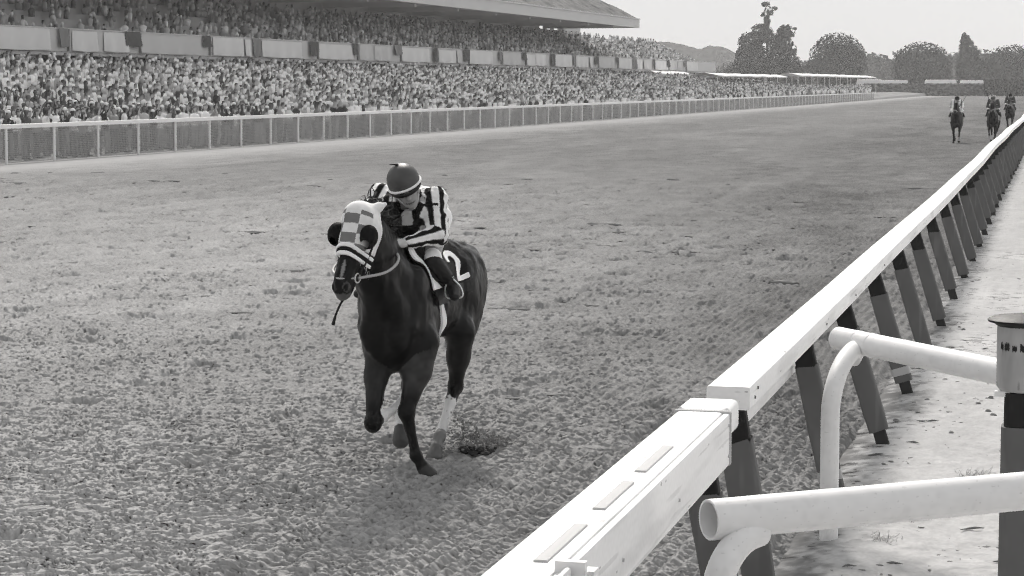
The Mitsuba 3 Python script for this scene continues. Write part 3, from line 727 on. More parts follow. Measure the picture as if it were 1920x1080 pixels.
# the gate: a lower, nearer length of rail
gate = thing('gate_rail', 'nearest length of white rail with grey slots along its top, ending by the first post', 'gate')
obj('beam', rail_beam(3.0, 9.55, rrect(.21, .115, .014), .0, 1.117), 'rail_paint', gate, smooth=40)
obj('face_board', rail_beam(3.0, 9.50, rrect(.03, .235, .006), .122, 1.052), 'rail_paint', gate, smooth=40)
obj('end_cap', prism(rrect(.245, .145, .03, 3), rail_point(9.56, .005, 1.115), rail_point(9.86, .005, 1.113), (0, 0, 1), .02), 'rail_paint', gate, smooth=40)
for y, z in ((9.47, 1.12), (9.47, .98), (8.2, 1.02), (7.1, 1.02)):
    q = rail_point(y, .136, z); obj('bolt', tube([q, q + [.007, 0, 0]], [.008, .006], 8), 'plate_grey', gate)
obj('end_strap', prism(rrect(.262, .25, .01, 2), rail_point(9.50, .012, 1.055), rail_point(9.525, .012, 1.055)), 'plate_grey', gate)
for a, b in ((7.93, 8.52), (7.18, 7.70), (6.33, 6.90), (5.2, 5.9), (4.2, 4.9)):
    obj('slot_plate', prism(rrect(.046, .012, .004, 2), rail_point(a, .034, 1.1765), rail_point(b, .034, 1.1765)), 'plate_grey', gate)
slant_post(rail_point(9.56, -.035, 1.04), rail_point(9.75, .13, 0), gate, seed=77, w=.165, cap=.27)
slant_post(rail_point(7.0, .01, .94), rail_point(7.3, .34, 0), gate, seed=78, w=.165, cap=.14)
slant_post(rail_point(4.4, .01, .94), rail_point(4.7, .34, 0), gate, seed=79, w=.165, cap=.14)
# latch pipe carried on the face of the gate
pipe = obj('latch_pipe', tube(spline([rail_point(3.2, .19, 1.105), rail_point(5.4, .19, 1.105), rail_point(6.20, .19, 1.125)], 14), np.r_[np.full(12, .036), .034, .022], 14), 'white_paint', gate, smooth=50)
obj('latch_strip', prism(rrect(.02, .07, .008, 2), rail_point(3.2, .147, 1.135), rail_point(6.22, .147, 1.155)), 'white_paint', gate, smooth=40)
obj('latch_bracket', box(-1.485, -1.39, 6.23, 6.26, .98, 1.205), 'rail_paint', gate)
obj('latch_foot', box(-1.475, -1.37, 6.265, 6.33, .95, 1.17), 'rail_paint', gate)

def bent_leg(foot, top, bend, r):
    foot, top = np.array(foot, float), np.array(top, float)
    mid = foot + [0, 0, top[2] - foot[2] - bend]
    pts = [foot - [0, 0, .1], foot, foot + (mid - foot) * .5, mid]
    for a in np.linspace(15, 75, 5):
        a = math.radians(a); h = top - mid; hv = h * [1, 1, 0]
        pts.append(mid + hv * (1 - math.cos(a)) + np.array([0, 0, h[2]]) * math.sin(a))
    pts.append(top)
    return tube(spline(pts, 30), r, 16)
def hollow_pipe(a, b, r, wall=.009, ripple=.0):
    a, b = np.array(a, float), np.array(b, float)
    n = 24; t = np.linspace(0, 1, n)[:, None]; p = a + (b - a) * t
    o = tube(p, r * (1 + ripple * np.random.default_rng(3).normal(size=n)), 28, caps=False); i = tube(p, r - wall, 28, caps=False); i.invert()
    ring = []
    for e, fl in ((0, False), ((n - 1) * 28, True)):
        for j in range(28):
            k = (j + 1) % 28; q = [[e + j, e + k, e + k + len(o.vertices)], [e + j, e + k + len(o.vertices), e + j + len(o.vertices)]]
            ring += [x[::-1] for x in q] if not fl else q
    v = np.vstack([o.vertices, i.vertices]); f = np.vstack([o.faces, i.faces + len(o.vertices), np.array(ring)])
    return trimesh.Trimesh(v, f, process=False)
bar = thing('pipe_barrier', 'thick white pipe barrier with an open cut end, nearest the camera', 'barrier')
obj('rail_pipe', hollow_pipe((-1.238, 7.62, 1.068), (.55, 9.02, 1.068), .0755, .008, .003), 'white_paint', bar, smooth=40)
obj('leg', bent_leg((-1.19, 7.53, 0), (-1.07, 7.74, 1.01), .20, .056), 'white_paint', bar, smooth=50)
obj('leg', bent_leg((.62, 8.98, 0), (.48, 8.98, 1.0), .20, .056), 'white_paint', bar, smooth=50)
bar = thing('pipe_barrier', 'white pipe barrier on a bent leg, running up to the grey metal can', 'barrier')
obj('rail_pipe', hollow_pipe((-1.335, 13.12, 1.10), (-.28, 11.72, 1.10), .072, .008, .003), 'white_paint', bar, smooth=40)
for i, tt in enumerate((.13, .22)):
    c = np.array([-1.335, 13.12, 1.10]) * (1 - tt) + np.array([-.28, 11.72, 1.10]) * tt; dd = np.array([1.055, -1.4, 0]) / 1.753
    obj('pipe_collar', tube([c - dd * .012, c + dd * .012], .0755, 24), 'white_paint', bar, smooth=50)
obj('leg', bent_leg((-1.30, 12.36, 0), (-1.20, 12.93, 1.07), .34, .055), 'white_paint', bar, smooth=50)
obj('leg_strap', tube([(-1.232, 12.83, 1.015), (-1.218, 12.87, 1.045)], .062, 16), 'white_paint', bar, smooth=50)
# post with a metal can on top
pst = thing('padded_post', 'upright black and grey padded post below the metal can', 'post')
PX, PY = -.190, 10.9
obj('core', prism(rrect(.12, .12, .02), (PX, PY, -.1), (PX, PY, 1.125), (0, 1, 0)), 'post_stub', pst)
obj('collar', prism(rrect(.175, .16, .04, 3), (PX, PY, .945), (PX, PY, 1.12), (0, 1, 0)), 'black_rubber', pst, smooth=45)
obj('sleeve', prism(rrect(.20, .18, .05, 4), (PX, PY, .06), (PX, PY, .948), (0, 1, 0)), 'sleeve_grey', pst, smooth=45)
def can_colour(p, n, uv):
    a = tfbm(p.x * 14, p.y * 14, p.z * 4, octaves=4); s = smoothstep(.60, .72, tfbm(p.x * 22, p.y * 22, p.z * 3, octaves=3))
    return mi.Color3f(.30 + (a - .5) * .24 - s * .16)
mat('old_metal', proc(can_colour), .55, .5)
can = thing('metal_can', 'weathered grey metal can with a dark flared rim, fixed on top of the padded post', 'can')
prof = np.array([(0, 1.128), (.112, 1.128), (.128, 1.15), (.130, 1.20), (.131, 1.44), (.128, 1.47), (.122, 1.47), (.120, 1.18), (0, 1.17)])
m = trimesh.creation.revolve(prof, sections=40); m.apply_translation((PX, PY, 0)); obj('body', m, 'old_metal', can, smooth=35)
rim = np.array([(.126, 1.45), (.150, 1.468), (.175, 1.474), (.180, 1.485), (.150, 1.500), (.06, 1.512), (0, 1.515), (0, 1.50), (.125, 1.472)])
m = trimesh.creation.revolve(rim, sections=40); m.apply_translation((PX, PY, 0)); obj('lid', m, 'black_rubber', can, smooth=35)
obj('lug', box(PX - .135, PX - .06, PY - .06, PY - .02, 1.10, 1.127), 'white_paint', can)
def patch(a0, a1, z0, z1, seed):
    r = np.random.default_rng(seed); n = 7; an = np.linspace(a0, a1, n); v, f = [], []
    top = z1 - .018 * r.random(n); bot = z0 + .018 * r.random(n)
    for q, t, b in zip(an, top, bot):
        for rr in (.1318, .1325):
            v += [(PX + rr * math.sin(q), PY - rr * math.cos(q), t), (PX + rr * math.sin(q), PY - rr * math.cos(q), b)]
    for i in range(n - 1):
        o = 4 * i; f += [[o + 2, o + 3, o + 7], [o + 2, o + 7, o + 6]]
    return trimesh.Trimesh(np.array(v), np.array(f), process=False)
for i, (a0, a1, h) in enumerate([(-.95, -.80, .05), (-.74, -.52, .055), (-.40, -.22, .042), (-.10, .22, .05), (.3, .55, .05)]):
    obj('worn_mark', patch(a0, a1, 1.33, 1.33 + h, i), 'black_rubber', can)
labels['metal_can__worn_mark'] = {'label': 'black worn paint blotch on the can'}
# ------------------------------------------------------------------ the leading horse, in its own frame: x forward, y to its left, z up
TORSO = [
    Ell((.30, 0, 1.07), (.245, .195, .365), .06), Ell((.0, 0, 1.10), (.38, .240, .345), .08), Ell((-.38, 0, 1.15), (.44, .265, .32), .08),
    Ell((-.75, 0, 1.24), (.34, .24, .26), .08), Ell((-.95, 0, 1.30), (.30, .245, .235), .08),
    Cone((.14, 0, 1.50), (-.22, 0, 1.44), .06, .07, .09), Cone((-.25, 0, 1.40), (-.82, 0, 1.46), .09, .085, .10),
]
HAUNCH = [Ell((-1.06, s * .135, 1.22), (.20, .155, .26), .07) for s in (1, -1)] + [Ell((-.84, .195, 1.10), (.25, .115, .32), .10), Ell((-.72, -.165, 1.10), (.22, .115, .28), .07)]
SHOULDER = [Ell((.24, s * .165, 1.14), (.15, .085, .30), .06) for s in (1, -1)] + [Ell((.47, s * .085, 1.00), (.085, .085, .15), .05) for s in (1, -1)]
MUSCLE = [q for s in (1, -1) for q in (Ell((.06, s * .195, 1.03), (.13, .055, .15), .03), Cone((.40, s * .155, 1.04), (.10, s * .105, 1.44), .055, .04, .03), Cone((.50, s * .07, 1.10), (.70, s * .02 - .03, 1.55), .06, .045, .03), Ell((.385, s * .16, 1.03), (.05, .04, .06), .025), Cone((-.30, s * .235, 1.22), (-.05, s * .225, 1.02), .03, .03, .05), Ell((-.92, s * .17, 1.40), (.13, .06, .07), .04), Cone((-.98, s * .215, 1.36), (-1.02, s * .20, 1.02), .06, .05, .04))]
NECK = [Cone((.12, 0, 1.48), (.74, -.03, 1.79), .10, .072, .08), Cone((.28, 0, 1.28), (.74, -.035, 1.68), .185, .112, .09), Cone((.40, 0, 1.15), (.78, -.04, 1.57), .165, .085, .08)]
HEAD = [
    Ell((.855, -.05, 1.745), (.105, .100, .105), .05), Cone((.92, -.058, 1.66), (1.035, -.09, 1.42), .092, .058, .05), Cone((1.03, -.09, 1.415), (1.045, -.098, 1.335), .060, .056, .03),
    Ell((1.085, -.060, 1.365), (.026, .020, .034), .03), Ell((1.082, -.140, 1.365), (.026, .020, .034), .03), Ell((1.015, -.097, 1.305), (.04, .042, .030), .03),
    Ell((.84, -.005, 1.57), (.095, .042, .12), .04), Ell((.84, -.100, 1.57), (.095, .042, .12), .04), Cone((.84, -.052, 1.53), (.98, -.09, 1.35), .065, .042, .05),
    Cone((.96, -.035, 1.57), (1.03, -.06, 1.44), .022, .018, .03), Cone((.955, -.105, 1.57), (1.03, -.122, 1.44), .022, .018, .03),
]
def foreleg(el, kn, fe, co, ho, g=1.0):
    el, kn, fe, co, ho = map(np.array, (el, kn, fe, co, ho))
    mid = el + (kn - el) * .35
    return [Cone(el + [0, 0, .05], mid, .112 * g, .088 * g, .06), Cone(mid, kn, .088 * g, .047, .05), Ell(kn, (.062, .058, .070), .02), Cone(kn, kn + (fe - kn) * .35, .045, .033, .03), Cone(kn + (fe - kn) * .3, fe, .033, .034, .03), Ell(fe, (.043, .042, .043), .02),
            Cone(fe, co, .036, .034, .02), Cone(co, ho, .044, .060, .012)]
def hindleg(st, ho_, fe, co, hf):
    st, ho_, fe, co, hf = map(np.array, (st, ho_, fe, co, hf))
    d = (ho_ - st) / np.linalg.norm(ho_ - st)
    return [Cone(st, st + (ho_ - st) * .5, .112, .076, .09), Cone(st + (ho_ - st) * .45, ho_, .080, .047, .05), Ell(ho_, (.062, .05, .066), .025), Cone(ho_ + [-.055, 0, .05], ho_ + [-.02, 0, -.02], .026, .03, .03),
            Cone(ho_, ho_ + (fe - ho_) * .35, .05, .037, .03), Cone(ho_ + (fe - ho_) * .3, fe, .037, .036, .03), Ell(fe, (.045, .044, .045), .02), Cone(fe, co, .037, .036, .02), Cone(co, hf, .046, .060, .012)]
LF = foreleg((.22, .190, .86), (.455, .146, .47), (.405, .196, .165), (.375, .232, .088), (.350, .266, .030), 1.06)
RF = foreleg((.30, -.105, .84), (.585, -.048, .405), (.31, .070, .50), (.25, .085, .565), (.20, .088, .625), .84)
LH = hindleg((-.60, .225, .90), (-.775, .135, .475), (-.43, .115, .155), (-.36, .112, .09), (-.305, .112, .03))
RH = hindleg((-.50, -.20, .92), (-.52, -.13, .50), (-.13, -.075, .34), (-.055, -.055, .275), (.01, -.035, .195))
TAILBONE = [Cone((-1.18, 0, 1.44), (-1.30, 0, 1.40), .06, .04, .05)]
HORSE = TORSO + HAUNCH + SHOULDER + MUSCLE + NECK + HEAD + LF + RF + LH + RH + TAILBONE
def leg_t(p, a, b):
    a, b = np.array(a), np.array(b); ab = b - a; t = ((p - a) @ ab) / (ab @ ab)
    return t, np.linalg.norm(p - a - np.clip(t, 0, 1)[:, None] * ab, axis=1)
def horse_colours(v, coat=.0035):
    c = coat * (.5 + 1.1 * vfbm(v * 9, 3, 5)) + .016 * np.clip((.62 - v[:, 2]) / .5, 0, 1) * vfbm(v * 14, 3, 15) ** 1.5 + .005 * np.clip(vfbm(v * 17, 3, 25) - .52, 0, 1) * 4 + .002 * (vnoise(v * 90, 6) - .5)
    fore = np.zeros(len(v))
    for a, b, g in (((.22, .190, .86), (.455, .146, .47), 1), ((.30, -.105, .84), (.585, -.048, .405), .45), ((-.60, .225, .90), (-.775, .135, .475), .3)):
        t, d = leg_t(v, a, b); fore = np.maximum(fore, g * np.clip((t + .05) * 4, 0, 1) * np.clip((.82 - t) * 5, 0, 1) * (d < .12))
    c = c + .030 * fore * (.5 + vfbm(v * 22, 2, 31)) + .007 * np.clip((v[:, 1] - .06) * 6, 0, 1) * np.clip((v[:, 2] - .75) * 5, 0, 1) * vfbm(v * [26, 26, 7], 3, 33)  # sheen on forearms and left flank put into the coat, plus dusty hair
    def sock(a, b, t0, white, rag=.05):
        t, d = leg_t(v, a, b); n = (vnoise(v * 40, 8) - .5) * rag
        return (t > t0 + n) & (t < 1.12) & (d < .075)
    c = np.where(sock((.585, -.048, .405), (.31, .070, .50), .22, 1), .80, c)
    c = np.where(sock((.31, .070, .50), (.25, .085, .565), -.6, 1), .75, c)
    c = np.where(sock((-.775, .135, .475), (-.43, .115, .155), .30, 1, .12), .70, c)
    c = np.where(sock((-.43, .115, .155), (-.36, .112, .09), -.5, 1), .20, c)
    c = np.where(sock((-.52, -.13, .50), (-.13, -.075, .34), .55, 1), .55, c)
    c = np.where(sock((-.13, -.075, .34), (-.055, -.055, .275), -.6, 1), .55, c)
    for a, b, g in (((.375, .232, .088), (.350, .266, .030), .05), ((.25, .085, .565), (.20, .088, .625), .10), ((-.36, .112, .09), (-.305, .112, .03), .13), ((-.055, -.055, .275), (.01, -.035, .195), .07)):
        t, d = leg_t(v, a, b); c = np.where((t > -.02) & (t < 3) & (d < .11), g * (.8 + .4 * vnoise(v * 30, 9)), c)
    # blaze, pale mouth edge and dark nostrils
    q = v - np.array([1.0, -.085, 1.48])
    c = np.where((np.abs(v[:, 1] + .078 + (1.50 - v[:, 2]) * .10) < .010) & (v[:, 0] > 1.02) & (v[:, 2] < 1.53) & (v[:, 2] > 1.43), .20, c)
    c = np.where((v[:, 0] > .9) & (v[:, 2] < 1.318) & (v[:, 2] > 1.10) & (v[:, 1] < .0), .085, c)
    for y in (-.048, -.150):
        d = np.linalg.norm((v - np.array([1.10, y, 1.362])) / [.03, .018, .026], axis=1); c = np.where(d < 1.0, .003, c)
        c = np.where((d >= 1.0) & (d < 1.5) & (v[:, 0] > 1.03), .055, c)
    return c
HX, HY = -4.40, 14.0
M_HORSE = np.array([[0, 1, 0, HX], [-1, 0, 0, HY], [0, 0, 1, 0], [0, 0, 0, 1.0]])
def at_horse(m, M=None):
    m = m.copy(); m.apply_transform(M_HORSE if M is None else M); return m
attr_mat('coat', .28, .13, bump=(proc(lambda p, n, uv: tfbm(p.x * 60, p.y * 60, p.z * 22, octaves=2), eps=2e-3), .0016))
mat('cup_black', .004, .7, .12); mat('black_leather', .007, .5, .3); mat('black_cloth', .012, .9, .1); mat('white_cloth', .78, .9, .1); mat('white_leather', .60, .5, .4); mat('pale_leather', .34, .55, .4); mat('bright_metal', .72, .3, .5, metallic=.8); mat('hair_black', .010, .5, .4)
attr_mat('cloth_marked', .88, .15); attr_mat('skin', .55, .35)
horse = thing('horse', 'dark racehorse in a checkered blinker hood, galloping out in front past the white rail', 'horse')
hb = sculpt(HORSE, .0125, relax=3)
_z = np.clip((hb.vertices[:, 2] - .75) / .25, 0, 1)
hb.vertices = hb.vertices + hb.vertex_normals * (_z * ((vfbm(hb.vertices * [7, 9, 5], 2, 51) - .5) * .028 + (np.abs(2 * vnoise(hb.vertices * [13, 15, 6], 54) - 1) - .5) * .010 + (vnoise(hb.vertices * [26, 30, 12], 52) - .5) * .005))[:, None]
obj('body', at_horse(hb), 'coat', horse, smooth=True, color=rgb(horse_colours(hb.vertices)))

# hood: head frame a = down the face, l = across to the left
HO = np.array([.905, -.055, 1.80]); HA = np.array([.155, -.045, -.42]); HA /= np.linalg.norm(HA)
HL = np.array([.10, .99, .0]); HL -= HA * (HL @ HA); HL /= np.linalg.norm(HL)
HF = np.cross(HL, HA); HF = HF if HF[0] > 0 else -HF
def head_tw(v): q = v - HO; return q @ HA, q @ HL, q @ HF
SKULL = HEAD + NECK[1:2] + [Cone((.72, -.03, 1.80), (.86, -.05, 1.80), .075, .085, .05)]
def hood_cut(p):
    t, w, f = head_tw(p)
    return np.maximum.reduce([t - .205, -(f + .185 + .25 * np.maximum(0, .02 - t)), ])
EARS = [Cone((.78, .0, 1.83), (.73, .05, 1.860), .026, .022, .03), Cone((.73, .05, 1.855), (.69, .08, 1.875), .018, .006, .02), Ell((.83, -.05, 1.835), (.08, .06, .05), .05)]
hm = sculpt(SKULL + EARS, .0048, cut=hood_cut, offset=.007, relax=2)
t, w, f = head_tw(hm.vertices)
wv = np.arctan2(w, np.maximum(f + .10, .02)) * .105            # across the rounded face
SQ = .066
sq = (np.floor(wv / .078 + .5) + np.floor((t - .052) / SQ)).astype(int) % 2
c = np.where(sq == 0, .68, .17)
c = np.where((np.abs(wv) > .117) | (t < -.045), .74, c)
c = np.where((np.abs(wv) > .155) & (t > .12) & (np.abs(wv) < .20), .30, c)
c = np.where((f < -.145), .70, c)
c = c * (.92 + .12 * vnoise(hm.vertices * 45, 3))
obj('hood', at_horse(hm), 'cloth_marked', horse, smooth=True, color=rgb(c))
for name, a0, a1, off, mt in (('nose_band', .188, .215, .016, 'white_cloth'), ('nose_band', .216, .241, .012, 'black_cloth'), ('nose_band', .242, .268, .016, 'white_cloth')):
    def slab(p, a0=a0, a1=a1):
        t, w, f = head_tw(p); t = t - .9 * np.maximum(0, np.abs(w) - .02) ** 1.5 * 1.4; return np.maximum(np.maximum(a0 - t, t - a1), -(f + .16))
    obj(name, at_horse(sculpt(HEAD, .0055, cut=slab, offset=off, relax=1)), mt, horse, smooth=True)
def cup(side):
    """Blinker cup: a deep shell open towards the nose."""
    c = HO + HA * .118 + HL * side * .112 + HF * (-.022)
    m = trimesh.creation.icosphere(4, 1.0)
    ax = np.stack([HF * .9 + HL * side * .5, HL * side, HA]); ax[0] /= np.linalg.norm(ax[0])
    v = m.vertices.copy()
    out = (v * [.068, .062, .080])
    q = out[:, :1] * HF + out[:, 1:2] * HL * side + out[:, 2:] * HA
    m2 = trimesh.Trimesh(c + q, m.faces, process=False)
    open_d = HA * .80 + HF * .55 + HL * side * .10
    keep = ((m2.triangles_center - c) @ open_d) < .064
    shell = trimesh.Trimesh(m2.vertices, m2.faces[keep], process=False); shell.remove_unreferenced_vertices()
    inner = shell.copy(); inner.vertices = c + (inner.vertices - c) * .93; inner.invert()
    return cat_meshes([shell, inner])
for s_ in (1, -1): obj('blinker_cup', at_horse(cup(s_)), 'cup_black', horse, smooth=True)

_ax = lambda x: np.array([x, 0.0, 1.12])
def on_body(x, th, off, prims=TORSO + SHOULDER[:2] + MUSCLE + NECK[:2] + HAUNCH):
    """Points on the body at x, th (radians from straight up towards the left), off metres outside it."""
    x, th = np.broadcast_arrays(np.asarray(x, float), np.asarray(th, float))
    d = np.stack([0 * x, np.sin(th), np.cos(th)], -1); o = np.stack([x, 0 * x, 0 * x + 1.12], -1)
    r = np.full(x.shape, .62)
    for _ in range(40): r = r - .8 * (field(prims, o + d * r[..., None]) - off)
    return o + d * r[..., None]
def wrap(xa, xb, tha, thb, off, n=14, m=24, thick=.006):
    """A cloth strip over the body; xa, xb may be functions of th."""
    th = np.linspace(tha, thb, m); u = np.linspace(0, 1, n)
    XA = xa(th) if callable(xa) else np.full(m, xa); XB = xb(th) if callable(xb) else np.full(m, xb)
    X = XA[:, None] + (XB - XA)[:, None] * u; TH = np.broadcast_to(th[:, None], X.shape)
    o = on_body(X, TH, off + thick); i_ = on_body(X, TH, off - .004)
    v = np.vstack([o.reshape(-1, 3), i_.reshape(-1, 3)]); N = m * n
    a = np.arange(m - 1)[:, None] * n + np.arange(n - 1)[None]
    q = np.stack([a, a + 1, a + n + 1, a + n], -1).reshape(-1, 4)
    b = np.r_[np.arange(n), np.arange(1, m) * n + n - 1, (m - 1) * n + np.arange(n - 2, -1, -1), np.arange(m - 2, 0, -1) * n]
    b2 = np.roll(b, -1); rim = np.stack([b, b + N, b2 + N, b2], -1)
    q = np.vstack([q, q[:, ::-1] + N, rim]); t = trimesh.Trimesh(v, np.vstack([q[:, [0, 1, 2]], q[:, [0, 2, 3]]]), process=False)
    if t.volume < 0: t.invert()
    return t
R_ = math.radians
front = lambda th: .30 - .17 * np.abs(th) / R_(62)
obj('saddle_cloth', at_horse(wrap(front, lambda th: -.74 + .10 * np.abs(th) / R_(62), R_(-62), R_(62), .010, 34, 46)), 'black_cloth', horse, smooth=35)
obj('saddle', at_horse(wrap(lambda th: .12 - .12 * np.abs(th) / R_(50), lambda th: -.36 + .08 * np.abs(th) / R_(50), R_(-50), R_(50), .022, 14, 30, .022)), 'black_leather', horse, smooth=35)
for sg in (1, -1):
    k = obj('cloth_band', at_horse(wrap(lambda th: front(th) + .012, lambda th: front(th) - .015 - .20 * np.clip(np.abs(th) / R_(62), 0, 1), R_(14 * sg), R_(60 * sg), .019, 6, 24, .006)), 'white_cloth', horse, smooth=35)
    obj('girth', at_horse(wrap(.005, -.065, R_(84 * sg), R_(178 * sg), .008, 5, 30, .010)), 'white_cloth', horse, smooth=35)
    obj('saddle_flap', at_horse(wrap(.055, -.12, R_(60 * sg), R_(84 * sg), .012, 8, 10, .008)), 'black_leather', horse, smooth=35)
    tm = meshkit.text_mesh('2', .235, .004, True)
    tm = tm.subdivide_to_size(.02); v = tm.vertices; u0 = (v[:, 0].min() + v[:, 0].max()) / 2
    # right of the figure runs to the tail on the near side, to the head on the off side
    xx = -.52 - sg * (v[:, 0] - u0) * 1.5; th = R_(40 * sg) - sg * (v[:, 1] - .117) / .36
    pts = on_body(xx, th, .0185); out = on_body(xx, th, .0225)
    v2 = np.where((v[:, 2] > .002)[:, None], out, pts); tm = trimesh.Trimesh(v2, tm.faces, process=False); tm.invert() if tm.volume < 0 else None
    k = obj('number_two', at_horse(tm), 'white_cloth', horse)
    labels[k] = {'label': 'white figure 2 on the dark saddle cloth'}
# bridle, bit, reins, hanging strap
def head_pt(t, w, off=.012):
    o = HO + HA * t + HF * (-.07); d = HL * math.sin(w) + HF * math.cos(w); r_ = .3
    for _ in range(30): r_ -= .8 * (float(field(HEAD, (o + d * r_)[None])[0]) - off)
    return o + d * r_
def strap(pts, w, mt, name, n=26, thick=.35):
    p = spline(pts, n); m = tube(p, w, 8); return obj(name, at_horse(m), mt, horse, smooth=60)
for sg in (1, -1):
    strap([head_pt(.02, sg * 2.0, .014), head_pt(.15, sg * 1.95, .014), head_pt(.27, sg * 1.75, .014), head_pt(.37, sg * 1.65, .010)], .0075, 'black_leather', 'cheek_strap')
    c = head_pt(.385, sg * 1.6, .012)
    ring = np.array([c + .030 * (math.cos(a) * HA + math.sin(a) * (HF * .9 - HL * .2 * sg)) for a in np.linspace(0, 2 * np.pi, 20)])
    obj('bit_ring', at_horse(tube(ring, .005, 8)), 'bright_metal', horse, smooth=60)
    hand = np.array([.45, .030 if sg > 0 else -.075, 1.585])
    strap([c + HL * sg * .006, c * .66 + hand * .34 + np.array([0, .125 * sg, -.03]), c * .3 + hand * .7 + np.array([0, .13 * sg, -.02]), hand], .0095, 'pale_leather', 'rein')
strap([(1.0, -.075, 1.30), (1.01, -.115, 1.255), (1.0, -.155, 1.18), (.985, -.183, 1.105)], np.r_[np.full(18, .007), np.linspace(.007, .012, 8)], 'black_leather', 'hanging_strap')
strap([head_pt(.40, 1.0, .006), head_pt(.44, 0.0, .004) - HA * .012, head_pt(.40, -1.0, .006)], .006, 'pale_leather', 'nose_strap')
strap([(.50, .07, 1.42), (.47, .10, 1.32), (.43, .13, 1.26), (.41, .15, 1.21)], .006, 'white_leather', 'neck_strap')
# mane and tail: many tapering strands
def strands(roots, tips, w, seed, droop=.0, n=6):
    r = np.random.default_rng(seed); ms = []
    for a, b in zip(roots, tips):
        mid = (a + b) / 2 + r.normal(size=3) * .03 + [0, 0, droop]
        ms.append(tube(spline([a, mid, b], n), np.linspace(w, w * .15, n), 4, caps=False))
    return cat_meshes(ms)
r = np.random.default_rng(12)
n = 360; u = .42 + .58 * r.random(n)
roots = np.array([.20, 0, 1.56]) * (1 - u[:, None]) + np.array([.76, -.03, 1.855]) * u[:, None] + r.normal(size=(n, 3)) * [.012, .018, .008]
tips = roots + np.stack([-.10 - .10 * r.random(n), -.01 + .05 * r.normal(size=n), .0 + .045 * r.normal(size=n)], -1)
obj('mane', at_horse(strands(roots, tips, .0075, 1, .02)), 'hair_black', horse, smooth=60)
n = 340; roots = np.array([-1.24, 0, 1.42]) + r.normal(size=(n, 3)) * [.03, .025, .02]
tips = np.array([-1.52, -.10, .95]) + r.normal(size=(n, 3)) * [.10, .05, .14]
obj('tail', at_horse(strands(roots, tips, .008, 2, .10, 8)), 'hair_black', horse, smooth=60)
# ------------------------------------------------------------------ the jockey, in the horse's frame
JU = np.array([.40, -.24, .88]); JU /= np.linalg.norm(JU)
JF = np.array([.86, .30, -.30]); JF -= JU * (JF @ JU); JF /= np.linalg.norm(JF); JR = np.cross(JU, JF)      # up, forward, his left
JC = np.array([.165, .057, 1.968])
def hp(u, f, l): return JC + JU * u + JF * f + JR * l
HR = np.stack([JF, JR, JU], 1)
J = {'ls': (-.05, .195, 1.865), 'rs': (-.05, -.190, 1.885), 'le': (.085, .258, 1.635), 're': (.12, -.255, 1.69), 'lw': (.33, .085, 1.592), 'rw': (.36, -.12, 1.60), 'lh': (.42, .024, 1.604), 'rh': (.44, -.075, 1.60),
     'hipl': (-.45, .115, 1.72), 'hipr': (-.45, -.115, 1.72), 'lk': (.03, .205, 1.475), 'rk': (.03, -.26, 1.475), 'la': (-.135, .295, 1.275), 'ra': (-.135, -.295, 1.275), 'lt': (-.045, .335, 1.222), 'rt': (-.045, -.335, 1.222)}
J = {k: np.array(v, float) for k, v in J.items()}
def hand(w, h, side):
    """Closed hand: palm, four bent fingers and a thumb round the rein."""
    d = h - w; d /= np.linalg.norm(d); lat = np.cross(d, [0, 0, 1.0]); lat /= np.linalg.norm(lat); lat *= side; upv = np.cross(lat, d) * side
    upv = upv if upv[2] > 0 else -upv
    out = [Cone(w, h - d * .01, .028, .034, .02), Ell(h, (.036, .036, .040), .02)]
    for i, (zz, ln) in enumerate(((.030, .030), (.010, .034), (-.010, .032), (-.029, .026))):
        b = h + d * .030 + upv * zz; k1 = b + d * ln * .55 - lat * .012; k2 = k1 - lat * .028 - d * .006; k3 = k2 - d * .024 + lat * .004
        out += [Cone(b, k1, .0105, .010, .004), Cone(k1, k2, .010, .009, .004), Cone(k2, k3, .009, .008, .004)]
    b = h + upv * .030 - lat * .012; out += [Cone(b, b + d * .030 + upv * .010 - lat * .008, .012, .010, .008), Cone(b + d * .030 + upv * .010 - lat * .008, b + d * .054 - lat * .016, .010, .008, .005)]
    return out
SKIN = [
    Ell(hp(.02, .0, 0), (.095, .078, .115), .03, HR), Ell(hp(-.070, .050, 0), (.052, .056, .070), .03, HR), Ell(hp(-.122, .066, 0), (.028, .032, .024), .02, HR),
    Cone(hp(.010, .094, 0), hp(-.045, .118, 0), .012, .019, .012), Cone(hp(.024, .082, .035), hp(.024, .086, -.035), .013, .013, .012), Ell(hp(-.082, .100, 0), (.010, .024, .008), .008, HR), Ell(hp(-.096, .097, 0), (.010, .022, .008), .008, HR),
    Ell(hp(-.015, .072, .042), (.02, .022, .02), .02, HR), Ell(hp(-.015, .072, -.042), (.02, .022, .02), .02, HR), Ell(hp(-.005, -.005, .079), (.022, .012, .032), .01, HR), Ell(hp(-.005, -.005, -.079), (.022, .012, .032), .01, HR),
    Cone(hp(-.05, -.01, 0), (.02, .03, 1.86), .055, .065, .03), Ell((-.05, .0, 1.86), (.14, .15, .10), .05),
]
ARMS = []
for s_, sh, e, wr, hd in ((1, 'ls', 'le', 'lw', 'lh'), (-1, 'rs', 're', 'rw', 'rh')):
    ARMS += [Cone(J[sh], J[e], .050, .040, .03), Cone(J[e], J[wr], .038, .027, .02)] + hand(J[wr], J[hd], s_)
INNER = [Ell((-.22, 0, 1.84), (.22, .14, .10), .05), Ell((-.42, 0, 1.72), (.13, .13, .11), .05)]
for a, k, an, to in (('hipl', 'lk', 'la', 'lt'), ('hipr', 'rk', 'ra', 'rt')):
    INNER += [Cone(J[a], J[k], .075, .055, .04), Cone(J[k], J[an], .045, .032, .03), Cone(J[an], J[to], .032, .028, .02)]
